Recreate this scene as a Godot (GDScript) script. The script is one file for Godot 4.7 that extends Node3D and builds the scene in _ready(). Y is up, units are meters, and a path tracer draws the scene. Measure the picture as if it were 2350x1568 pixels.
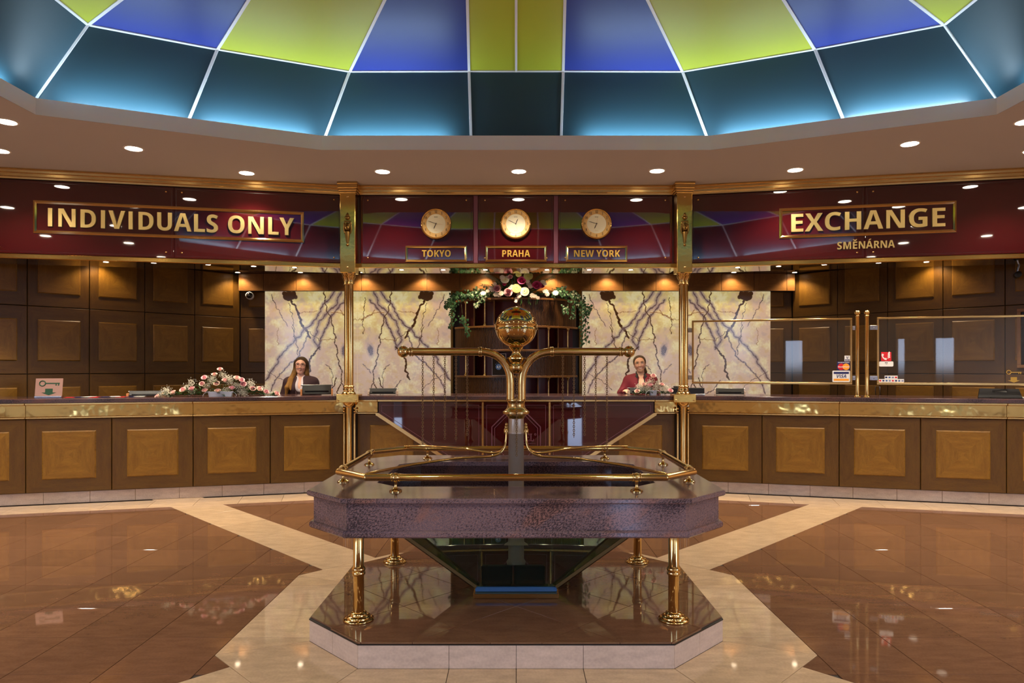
extends Node3D
# A hotel lobby: brass and granite fountain before a three-part reception counter under a coloured coffered skylight.
# x to the right, y up, the camera stands at (0, 1.5, 0) and looks along -z; "d" below is the distance -z.

var M := {}
var rng := RandomNumberGenerator.new()
var sans: SystemFont
var serif: SystemFont
const TILE := 0.4575
const WING := 0.2625          # how much a counter wing comes forward per metre
const FASC := 0.205           # the same for the fascia above
const CEIL := 3.72
const OFFICE := 2.93          # ceiling behind the counter
const TOP := 1.165            # counter top
const BASIN := 4.28           # distance of the fountain
const DOWN := 3.2               # strength of the hall downlights
const SPOT := 0.9               # strength of the small office spots
const COVE := 1.0               # strength of the cove tubes per metre


class MB:
	var v := PackedVector3Array()
	var n := PackedVector3Array()
	var t := PackedVector2Array()
	var c := PackedColorArray()
	var i := PackedInt32Array()
	var tint := Color.WHITE

	func add(p: Vector3, nn: Vector3, uv := Vector2.ZERO) -> int:
		v.append(p); n.append(nn); t.append(uv); c.append(tint)
		return v.size() - 1

	func face(a: int, b: int, d: int) -> void:
		if (v[b] - v[a]).cross(v[d] - v[a]).dot(n[a] + n[b] + n[d]) > 0.0:
			i.append(a); i.append(d); i.append(b)
		else:
			i.append(a); i.append(b); i.append(d)

	func tri(a: Vector3, b: Vector3, d: Vector3, out: Vector3, ua := Vector2.ZERO, ub := Vector2.ZERO, ud := Vector2.ZERO) -> void:
		var nn := (b - a).cross(d - a).normalized()
		if nn.dot(out) < 0.0:
			nn = -nn
		face(add(a, nn, ua), add(b, nn, ub), add(d, nn, ud))

	func quad(a: Vector3, b: Vector3, d: Vector3, e: Vector3, out: Vector3, uv := []) -> void:
		var nn := (b - a).cross(d - a)
		if nn.length() < 1e-12:
			nn = (d - a).cross(e - a)
		nn = nn.normalized()
		if nn.dot(out) < 0.0:
			nn = -nn
		var k := [Vector2.ZERO, Vector2(1, 0), Vector2(1, 1), Vector2(0, 1)] if uv.is_empty() else uv
		var q := [add(a, nn, k[0]), add(b, nn, k[1]), add(d, nn, k[2]), add(e, nn, k[3])]
		face(q[0], q[1], q[2])
		face(q[0], q[2], q[3])

	# a box between two corners with chamfered edges
	func box(lo: Vector3, hi: Vector3, bev := 0.0, xf := Transform3D.IDENTITY) -> void:
		var m := (lo + hi) / 2.0
		var h := (hi - lo) / 2.0
		var b := minf(bev, minf(h.x, minf(h.y, h.z)) * 0.9)
		for ax in 3:
			for s in [-1.0, 1.0]:
				var u := (ax + 1) % 3
				var w := (ax + 2) % 3
				var ps := []
				for k in [[-1, -1], [1, -1], [1, 1], [-1, 1]]:
					var p := Vector3.ZERO
					p[ax] = s * h[ax]
					p[u] = k[0] * (h[u] - b)
					p[w] = k[1] * (h[w] - b)
					ps.append(p)
				var o := Vector3.ZERO
				o[ax] = s
				quad(xf * (m + ps[0]), xf * (m + ps[1]), xf * (m + ps[2]), xf * (m + ps[3]), xf.basis * o)
		if b <= 0.0:
			return
		for ax in 3:
			var u := (ax + 1) % 3
			var w := (ax + 2) % 3
			for su in [-1.0, 1.0]:
				for sw in [-1.0, 1.0]:
					var ps := []
					for k in [[-1, 0], [1, 0], [1, 1], [-1, 1]]:
						var p := Vector3.ZERO
						p[ax] = k[0] * (h[ax] - b)
						p[u] = su * (h[u] - (b if k[1] else 0.0))
						p[w] = sw * (h[w] - (0.0 if k[1] else b))
						ps.append(p)
					var o := Vector3.ZERO
					o[u] = su
					o[w] = sw
					quad(xf * (m + ps[0]), xf * (m + ps[1]), xf * (m + ps[2]), xf * (m + ps[3]), xf.basis * o)
		for sx in [-1.0, 1.0]:
			for sy in [-1.0, 1.0]:
				for sz in [-1.0, 1.0]:
					var s := Vector3(sx, sy, sz)
					tri(xf * (m + s * Vector3(h.x, h.y - b, h.z - b)), xf * (m + s * Vector3(h.x - b, h.y, h.z - b)), xf * (m + s * Vector3(h.x - b, h.y - b, h.z)), xf.basis * s)

	# a polygon of (x, distance) between two heights; bev chamfers the top edge
	func prism(poly: PackedVector2Array, y0: float, y1: float, bev := 0.0) -> void:
		var p := poly
		if Geometry2D.is_polygon_clockwise(p):
			p = p.duplicate()
			p.reverse()
		var top := p
		if bev > 0.0:
			var o := Geometry2D.offset_polygon(p, -bev, Geometry2D.JOIN_MITER)
			if o.size() and o[0].size() == p.size():
				top = nearest_order(o[0], p)
			else:
				bev = 0.0
		var ts := Geometry2D.triangulate_polygon(p)
		for k in range(0, ts.size(), 3):
			var a := top[ts[k]]
			var b := top[ts[k + 1]]
			var d := top[ts[k + 2]]
			tri(Vector3(a.x, y1, -a.y), Vector3(b.x, y1, -b.y), Vector3(d.x, y1, -d.y), Vector3.UP, a, b, d)
			a = p[ts[k]]; b = p[ts[k + 1]]; d = p[ts[k + 2]]
			tri(Vector3(a.x, y0, -a.y), Vector3(b.x, y0, -b.y), Vector3(d.x, y0, -d.y), Vector3.DOWN, a, b, d)
		for k in p.size():
			var a := p[k]
			var b := p[(k + 1) % p.size()]
			var e := b - a
			var o := Vector3(e.y, 0, e.x)
			quad(Vector3(a.x, y0, -a.y), Vector3(b.x, y0, -b.y), Vector3(b.x, y1 - bev, -b.y), Vector3(a.x, y1 - bev, -a.y), o)
			if bev > 0.0:
				var a2 := top[k]
				var b2 := top[(k + 1) % p.size()]
				quad(Vector3(a.x, y1 - bev, -a.y), Vector3(b.x, y1 - bev, -b.y), Vector3(b2.x, y1, -b2.y), Vector3(a2.x, y1, -a2.y), o.normalized() + Vector3.UP)

	func nearest_order(o: PackedVector2Array, p: PackedVector2Array) -> PackedVector2Array:
		var r := PackedVector2Array()
		for q in p:
			var best := o[0]
			for w in o:
				if w.distance_squared_to(q) < best.distance_squared_to(q):
					best = w
			r.append(best)
		return r

	# a polygon standing in the xy plane between z0 and z1
	func plate(poly: PackedVector2Array, z0: float, z1: float, uvs := Vector2.ONE) -> void:
		var p := poly
		if Geometry2D.is_polygon_clockwise(p):
			p = p.duplicate()
			p.reverse()
		var ts := Geometry2D.triangulate_polygon(p)
		for k in range(0, ts.size(), 3):
			for z in [z0, z1]:
				var a := p[ts[k]]
				var b := p[ts[k + 1]]
				var d := p[ts[k + 2]]
				tri(Vector3(a.x, a.y, z), Vector3(b.x, b.y, z), Vector3(d.x, d.y, z), Vector3(0, 0, 1 if z == z1 else -1), a * uvs, b * uvs, d * uvs)
		for k in p.size():
			var a := p[k]
			var b := p[(k + 1) % p.size()]
			quad(Vector3(a.x, a.y, z0), Vector3(b.x, b.y, z0), Vector3(b.x, b.y, z1), Vector3(a.x, a.y, z1), Vector3(b.y - a.y, a.x - b.x, 0))

	# a profile of (z, y) points drawn along x
	func profile(pts: Array, x0: float, x1: float) -> void:
		var mid := Vector2.ZERO
		for p in pts:
			mid += p / pts.size()
		for k in pts.size():
			var a: Vector2 = pts[k]
			var b: Vector2 = pts[(k + 1) % pts.size()]
			var e := b - a
			var nn := Vector2(e.y, -e.x)
			if nn.dot((a + b) / 2.0 - mid) < 0.0:
				nn = -nn
			quad(Vector3(x0, a.y, a.x), Vector3(x1, a.y, a.x), Vector3(x1, b.y, b.x), Vector3(x0, b.y, b.x), Vector3(0, nn.y, nn.x))
		var poly := PackedVector2Array(pts)
		var ts := Geometry2D.triangulate_polygon(poly)
		for k in range(0, ts.size(), 3):
			for x in [x0, x1]:
				tri(Vector3(x, poly[ts[k]].y, poly[ts[k]].x), Vector3(x, poly[ts[k + 1]].y, poly[ts[k + 1]].x), Vector3(x, poly[ts[k + 2]].y, poly[ts[k + 2]].x), Vector3(-1 if x == x0 else 1, 0, 0))

	# (radius, height) turned about y
	func lathe(pts: Array, seg := 24, xf := Transform3D.IDENTITY) -> void:
		for k in pts.size() - 1:
			var a: Vector2 = pts[k]
			var b: Vector2 = pts[k + 1]
			if a.distance_to(b) < 1e-6:
				continue
			var na := slope(pts, k, k)
			var nb := slope(pts, k + 1, k)
			var row := []
			for s in seg + 1:
				var w := TAU * s / seg
				var r := Vector3(cos(w), 0, sin(w))
				row.append(add(xf * (r * a.x + Vector3.UP * a.y), (xf.basis * (r * na.x + Vector3.UP * na.y)).normalized(), Vector2(float(s) / seg, a.y)))
				row.append(add(xf * (r * b.x + Vector3.UP * b.y), (xf.basis * (r * nb.x + Vector3.UP * nb.y)).normalized(), Vector2(float(s) / seg, b.y)))
			for s in seg:
				if a.x > 1e-6:
					face(row[s * 2], row[s * 2 + 2], row[s * 2 + 1])
				if b.x > 1e-6:
					face(row[s * 2 + 2], row[s * 2 + 3], row[s * 2 + 1])

	# profile normal at a point, smooth where the bend is slight
	func slope(pts: Array, k: int, part: int) -> Vector2:
		var own: Vector2 = pts[part + 1] - pts[part]
		var o := Vector2(own.y, -own.x).normalized()
		var other := part - 1 if k == part else part + 1
		if other < 0 or other + 1 >= pts.size():
			return o
		var e: Vector2 = pts[other + 1] - pts[other]
		var q := Vector2(e.y, -e.x).normalized()
		return (o + q).normalized() if o.dot(q) > 0.6 else o

	func ball(at: Vector3, r: float, seg := 20, rings := 12, squash := Vector3.ONE) -> void:
		var pts := []
		for k in rings + 1:
			var w := -PI / 2 + PI * k / rings
			pts.append(Vector2(maxf(cos(w), 0.0) * r, sin(w) * r))
		lathe(pts, seg, Transform3D(Basis.from_scale(squash), at))

	# a round bar along points; radii one number or one per point
	func tube(pts: Array, radius, seg := 14, caps := true) -> void:
		var side := Vector3.ZERO
		var rows := []
		for k in pts.size():
			var p: Vector3 = pts[k]
			var a: Vector3 = pts[maxi(k - 1, 0)]
			var b: Vector3 = pts[mini(k + 1, pts.size() - 1)]
			var along := (b - a).normalized()
			if side == Vector3.ZERO:
				side = along.cross(Vector3.UP if absf(along.y) < 0.9 else Vector3.RIGHT)
			side = (side - along * side.dot(along)).normalized()
			var up := along.cross(side)
			var bend := 1.0
			if k > 0 and k < pts.size() - 1:
				bend = 1.0 / maxf(0.5, cos((p - a).angle_to(b - p) / 2.0))
			var r: float = radius[k] if radius is Array else radius
			var row := []
			for s in seg + 1:
				var w := TAU * s / seg
				var o := side * cos(w) + up * sin(w)
				var turn := (b - p).normalized() - (p - a).normalized() if k > 0 and k < pts.size() - 1 else Vector3.ZERO
				var q := o
				if turn.length() > 1e-4:
					q = o + turn.normalized() * o.dot(turn.normalized()) * (bend - 1.0)
				row.append(add(p + q * r, o, Vector2(float(s) / seg, k)))
			rows.append(row)
			if caps and (k == 0 or k == pts.size() - 1):
				var m := add(p, along * (-1.0 if k == 0 else 1.0))
				for s in seg:
					var x := add(v[row[s]], n[m])
					var y := add(v[row[s + 1]], n[m])
					face(m, x, y)
		for k in pts.size() - 1:
			for s in seg:
				face(rows[k][s], rows[k][s + 1], rows[k + 1][s])
				face(rows[k][s + 1], rows[k + 1][s + 1], rows[k + 1][s])

	func ring(at: Vector3, axis: Vector3, big: float, small: float, seg := 24, fine := 8, stretch := 1.0) -> void:
		var z := axis.normalized()
		var x := z.cross(Vector3.UP if absf(z.y) < 0.9 else Vector3.RIGHT).normalized()
		var y := z.cross(x)
		var rows := []
		for s in seg + 1:
			var w := TAU * s / seg
			var o := x * cos(w) + y * sin(w)
			var m := at + x * cos(w) * big + y * sin(w) * big * stretch
			var row := []
			for f in fine + 1:
				var q := TAU * f / fine
				var nn := o * cos(q) + z * sin(q)
				row.append(add(m + nn * small, nn))
			rows.append(row)
		for s in seg:
			for f in fine:
				face(rows[s][f], rows[s][f + 1], rows[s + 1][f])
				face(rows[s][f + 1], rows[s + 1][f + 1], rows[s + 1][f])

	# a curved patch
	func patch(f: Callable, nu: int, nv: int, out := Vector3.ZERO) -> void:
		var rows := []
		for a in nu + 1:
			var row := []
			for b in nv + 1:
				var u := float(a) / nu
				var w := float(b) / nv
				var p: Vector3 = f.call(u, w)
				var e := 0.01
				var du: Vector3 = f.call(minf(u + e, 1.0), w) - f.call(maxf(u - e, 0.0), w)
				var dv: Vector3 = f.call(u, minf(w + e, 1.0)) - f.call(u, maxf(w - e, 0.0))
				var nn := du.cross(dv)
				nn = nn.normalized() if nn.length() > 1e-12 else Vector3.UP
				if out != Vector3.ZERO and nn.dot(out) < 0.0:
					nn = -nn
				row.append(add(p, nn, Vector2(u, w)))
			rows.append(row)
		for a in nu:
			for b in nv:
				face(rows[a][b], rows[a + 1][b], rows[a][b + 1])
				face(rows[a + 1][b], rows[a + 1][b + 1], rows[a][b + 1])

	func mesh() -> ArrayMesh:
		var m := ArrayMesh.new()
		if v.is_empty():
			return m
		var s := []
		s.resize(Mesh.ARRAY_MAX)
		s[Mesh.ARRAY_VERTEX] = v
		s[Mesh.ARRAY_NORMAL] = n
		s[Mesh.ARRAY_TEX_UV] = t
		s[Mesh.ARRAY_COLOR] = c
		s[Mesh.ARRAY_INDEX] = i
		m.add_surface_from_arrays(Mesh.PRIMITIVE_TRIANGLES, s)
		return m


# ---------------------------------------------------------------- scene helpers

func V(x: float, y: float, d: float) -> Vector3:
	return Vector3(x, y, -d)


func tag(o: Node3D, label: String, category: String, group := "") -> Node3D:
	o.set_meta("label", label)
	o.set_meta("category", category)
	if group:
		o.set_meta("group", group)
	return o


func thing(called: String, label: String, category: String, at := Vector3.ZERO, turn := 0.0, group := "") -> Node3D:
	var o := Node3D.new()
	o.name = called
	o.position = at
	o.rotation.y = turn
	add_child(o, true)
	return tag(o, label, category, group)


func part(parent: Node, called: String, what, material: Material, xf := Transform3D.IDENTITY, label := "") -> MeshInstance3D:
	var o := MeshInstance3D.new()
	o.name = called
	o.mesh = what.mesh() if what is MB else what
	o.material_override = material
	o.transform = xf
	o.cast_shadow = GeometryInstance3D.SHADOW_CASTING_SETTING_ON
	parent.add_child(o, true)
	if label:
		o.set_meta("label", label)
	return o


func struct(called: String, what, material: Material) -> MeshInstance3D:
	var o := part(self, called, what, material)
	o.set_meta("kind", "structure")
	return o


func stuff(o: Node3D) -> Node3D:
	o.set_meta("kind", "stuff")
	return o


func at(p: Vector3, turn := 0.0) -> Transform3D:
	return Transform3D(Basis(Vector3.UP, turn), p)


func mat(c: Color, rough := 0.5, metal := 0.0, tex: Texture2D = null, scale := 0.0) -> StandardMaterial3D:
	var m := StandardMaterial3D.new()
	m.albedo_color = c
	m.roughness = rough
	m.metallic = metal
	if tex:
		m.albedo_texture = tex
		if scale > 0.0:
			m.uv1_triplanar = true
			m.uv1_world_triplanar = true
			m.uv1_scale = Vector3.ONE * scale
			m.uv1_triplanar_sharpness = 8.0
	return m


func rgb8(r: int, g: int, b: int) -> Color:
	return Color(r / 255.0, g / 255.0, b / 255.0)


func glow(c: Color, energy: float) -> StandardMaterial3D:
	var m := mat(Color(0.9, 0.9, 0.9), 0.5)
	m.emission_enabled = true
	m.emission = c
	m.emission_energy_multiplier = energy
	return m


func noise(seed_: int, freq: float, octaves := 4, kind := FastNoiseLite.TYPE_SIMPLEX_SMOOTH) -> FastNoiseLite:
	var f := FastNoiseLite.new()
	f.seed = seed_
	f.frequency = freq
	f.noise_type = kind
	f.fractal_octaves = octaves
	return f


func grey(f: FastNoiseLite, w: int, h: int) -> PackedByteArray:
	var im := f.get_seamless_image(w, h)
	im.convert(Image.FORMAT_L8)
	return im.get_data()


func rgb_image(w: int, h: int, data: PackedByteArray) -> ImageTexture:
	return ImageTexture.create_from_image(Image.create_from_data(w, h, false, Image.FORMAT_RGB8, data))


func put(data: PackedByteArray, k: int, c: Color) -> void:
	data[k] = clampi(int(c.r * 255.0), 0, 255)
	data[k + 1] = clampi(int(c.g * 255.0), 0, 255)
	data[k + 2] = clampi(int(c.b * 255.0), 0, 255)


func wood_texture() -> ImageTexture:
	var w := 512
	var fine := noise(3, 0.5, 2)
	var broad := noise(5, 0.012, 3)
	var data := PackedByteArray()
	data.resize(w * w * 3)
	for y in w:
		for x in w:
			var b := broad.get_noise_2d(x * 0.35, y * 2.2)
			var streak := fine.get_noise_2d(x * 0.03, y * 1.3 + b * 3.0)
			var pore := fine.get_noise_2d(x * 0.10 + 900.0, y * 1.9)
			var g := 0.84 + 0.07 * b + 0.09 * streak - 0.22 * maxf(0.0, pore - 0.25)
			put(data, (y * w + x) * 3, Color(g, g * (0.97 + 0.03 * b), g * (0.93 + 0.05 * b)))
	return rgb_image(w, w, data)


func granite_texture() -> ImageTexture:
	var w := 1024
	var swirl := noise(11, 0.004, 4)
	swirl.domain_warp_enabled = true
	swirl.domain_warp_amplitude = 40.0
	swirl.domain_warp_frequency = 0.006
	var a := grey(swirl, w, w)
	var speck := grey(noise(12, 0.21, 3), w, w)
	var grain := grey(noise(13, 0.30, 2), w, w)
	var patch := grey(noise(14, 0.007, 4), w, w)
	var data := PackedByteArray()
	data.resize(w * w * 3)
	var pink := Color(0.60, 0.46, 0.44)
	var mauve := Color(0.44, 0.38, 0.41)
	var black := Color(0.08, 0.075, 0.10)
	var salmon := Color(0.62, 0.42, 0.35)
	for k in w * w:
		# flow lines run up to the right: lookups sheared so that the picture still repeats
		var x := k % w
		var y := k / w
		var e := y * w + ((x + y) & (w - 1))
		var s := a[e] / 255.0
		var g := grain[k] / 255.0
		var c := mauve.lerp(pink, clampf((g - 0.38) * 3.0, 0.0, 1.0))
		c = c.lerp(salmon, clampf((patch[e] / 255.0 - 0.58) * 4.0, 0.0, 0.55))
		var dark := clampf((speck[e] / 255.0 - 0.56 + (s - 0.5) * 0.6 + (g - 0.5) * 0.30) * 4.5, 0.0, 1.0)
		c = c.lerp(black, dark * 0.62)
		put(data, k * 3, c)
	return rgb_image(w, w, data)


func stone_texture() -> ImageTexture:
	var w := 512
	var im := noise(21, 0.05, 4).get_seamless_image(w, w / 4)
	im.convert(Image.FORMAT_L8)
	im.resize(w, w, Image.INTERPOLATE_CUBIC)
	# streaks run along the picture's rows
	var im2 := noise(22, 0.03, 4).get_seamless_image(w / 4, w)
	im2.convert(Image.FORMAT_L8)
	im2.resize(w, w, Image.INTERPOLATE_CUBIC)
	var a := im2.get_data()
	var spots := grey(noise(23, 0.09, 3), w, w)
	var cloud := grey(noise(24, 0.008, 3), w, w)
	var data := PackedByteArray()
	data.resize(w * w * 3)
	for k in w * w:
		var g := 0.90 + (a[k] / 255.0 - 0.5) * 0.10 + (spots[k] / 255.0 - 0.5) * 0.07 + (cloud[k] / 255.0 - 0.5) * 0.06
		put(data, k * 3, Color(g, g * 0.985, g * 0.97))
	return rgb_image(w, w, data)


# Backlit onyx: clouds of honey and cream, crossed by brown and violet veins.
func onyx_texture() -> ImageTexture:
	var w := 640
	var h := 800
	var cloud := grey(noise(31, 0.006, 4), w, h)
	var fine := grey(noise(32, 0.05, 4), w, h)
	var warm := grey(noise(33, 0.011, 3), w, h)
	var col := PackedColorArray()
	col.resize(w * h)
	for y in h:
		for x in w:
			var k := y * w + x
			var top := clampf(1.1 - y / (h * 0.62), 0.0, 1.0) * clampf(x / (w * 0.30), 0.0, 1.0)
			var yellow := clampf(top * 0.95 + (cloud[k] / 255.0 - 0.5) * 1.5, 0.0, 1.0)
			var c := Color(0.83, 0.70, 0.60).lerp(Color(0.88, 0.80, 0.50), yellow)
			c = c.lerp(Color(0.95, 0.91, 0.77), clampf((fine[k] / 255.0 - 0.48) * 0.5 + (cloud[k] / 255.0 - 0.45) * 1.4, 0.0, 0.6))
			c = c.lerp(Color(0.70, 0.59, 0.59), clampf((warm[k] / 255.0 - 0.60) * 2.0, 0.0, 0.40))
			c = c.lerp(Color(0.80, 0.64, 0.38), clampf((0.36 - warm[k] / 255.0) * 2.0, 0.0, 0.30))
			col[k] = c
	var brown := Color(0.27, 0.16, 0.08)
	var violet := Color(0.34, 0.25, 0.24)
	var rust := Color(0.56, 0.36, 0.17)
	# each vein: colour, width, halo, then points in a 1045 x 1308 frame
	var veins := [
		[brown, 15, 0, 250, 60, 300, 115, 350, 190, 390, 270, 430, 410, 460, 430, 505, 530], [brown, 44, 0, 215, 20, 250, 60, 270, 85], [brown, 40, 0, 270, 15, 325, 50, 280, 90], [brown, 26, 0, 330, 0, 345, 70],
		[violet, 9, 30, 800, 0, 720, 90, 660, 150, 600, 270, 500, 390, 440, 440, 360, 540, 240, 650, 160, 770, 100, 880, 5, 1005],
		[violet, 9, 34, 855, 0, 810, 130, 680, 270, 610, 350, 590, 430, 560, 530, 560, 580, 610, 630],
		[violet, 9, 26, 920, 95, 820, 190, 750, 290, 720, 350, 650, 490, 610, 570, 610, 630, 615, 660],
		[brown, 6, 8, 670, 0, 680, 110, 705, 230, 750, 330, 785, 470, 810, 650, 830, 790, 860, 920, 885, 1110],
		[brown, 11, 0, 615, 625, 580, 680, 530, 730, 505, 810, 500, 900, 460, 1000], [violet, 6, 14, 480, 500, 440, 610, 385, 730, 360, 780, 290, 800, 210, 910, 120, 990, 70, 1110, 40, 1250],
		[brown, 5, 6, 300, 415, 350, 550, 375, 730], [brown, 3, 6, 270, 130, 305, 270, 330, 410, 350, 570], [violet, 4, 6, 70, 40, 130, 170, 220, 350, 260, 410], [violet, 3, 4, 20, 910, 130, 970, 210, 1010, 330, 1120],
		[rust, 3, 6, 390, 240, 520, 230, 600, 210], [rust, 3, 6, 620, 550, 810, 540], [rust, 4, 6, 760, 230, 890, 260, 1000, 330], [violet, 4, 4, 700, 830, 760, 900, 770, 970, 760, 1150],
		[brown, 7, 4, 805, 980, 780, 1070, 760, 1100], [brown, 8, 0, 845, 1070, 810, 1160], [rust, 3, 4, 140, 420, 150, 620], [brown, 4, 0, 960, 60, 985, 300, 975, 480], [rust, 4, 6, 1045, 325, 960, 300, 850, 210],
		[violet, 3, 10, 1000, 830, 930, 880, 880, 930], [violet, 5, 8, 560, 1010, 640, 1120, 760, 1180, 900, 1260], [brown, 3, 4, 640, 560, 560, 520, 470, 430],
	]
	var wob := noise(41, 0.03, 3)
	for vein in veins:
		var n: int = (vein.size() - 3) / 2
		for k in n - 1:
			var a := Vector2(vein[3 + k * 2], vein[4 + k * 2]) * Vector2(w / 1045.0, h / 1308.0)
			var b := Vector2(vein[5 + k * 2], vein[6 + k * 2]) * Vector2(w / 1045.0, h / 1308.0)
			var steps := int(a.distance_to(b) / 1.6) + 1
			for s in steps:
				var p := a.lerp(b, float(s) / steps)
				p += Vector2(wob.get_noise_2d(p.x * 0.6, p.y * 0.6 + vein[3]), wob.get_noise_2d(p.y * 0.6, p.x * 0.6)) * 13.0 + Vector2(wob.get_noise_2d(p.x * 3.0, p.y * 3.0), wob.get_noise_2d(p.y * 3.0 + 90.0, p.x * 3.0)) * 3.0
				var r: float = vein[1] * 0.50 * (0.60 + 1.0 * absf(wob.get_noise_2d(p.x * 0.8 + 50.0, p.y * 0.8)))
				var halo: float = r + vein[2] * 0.55
				for yy in range(maxi(0, int(p.y - halo)), mini(h, int(p.y + halo) + 2)):
					for xx in range(maxi(0, int(p.x - halo)), mini(w, int(p.x + halo) + 2)):
						var q := Vector2(xx, yy).distance_to(p)
						var e: int = yy * w + xx
						if q < r + 0.7:
							col[e] = col[e].lerp(vein[0], 0.5)
						elif q < halo:
							col[e] = col[e].lerp(Color(0.54, 0.45, 0.46), 0.075 * (1.0 - (q - r) / (halo - r)))
	# the dark agate eye near the book-matched seam
	for y in range(330, 480):
		for x in range(500, 640):
			var q := Vector2((x - 550.0) / 17.0, (y - 408.0) / 34.0)
			q.x += q.y * 0.25
			var e := y * w + x
			var l := q.length() + wob.get_noise_2d(x * 2.0, y * 2.0) * 0.3
			if l < 1.0:
				col[e] = Color(0.30, 0.25, 0.29).lerp(Color(0.55, 0.48, 0.47), 0.5 + 0.5 * sin(l * 17.0))
			elif l < 1.9:
				col[e] = col[e].lerp(Color(0.50, 0.43, 0.47), 0.5 * (1.9 - l))
	var data := PackedByteArray()
	data.resize(w * h * 3)
	for k in w * h:
		put(data, k * 3, col[k])
	return rgb_image(w, h, data)


func bump(seed_: int, freq: float, strength: float, squeeze := Vector2i.ONE) -> ImageTexture:
	var w := 256
	var im := noise(seed_, freq, 3).get_seamless_image(w / squeeze.x, w / squeeze.y)
	im.convert(Image.FORMAT_RGB8)
	im.resize(w, w, Image.INTERPOLATE_CUBIC)
	im.bump_map_to_normal_map(strength)
	return ImageTexture.create_from_image(im)


func with_bump(m: StandardMaterial3D, tex: Texture2D, strength: float, scale := 0.0) -> StandardMaterial3D:
	m.normal_enabled = true
	m.normal_texture = tex
	m.normal_scale = strength
	if scale > 0.0:
		m.uv1_triplanar = true
		m.uv1_world_triplanar = true
		m.uv1_scale = Vector3.ONE * scale
	return m


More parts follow.
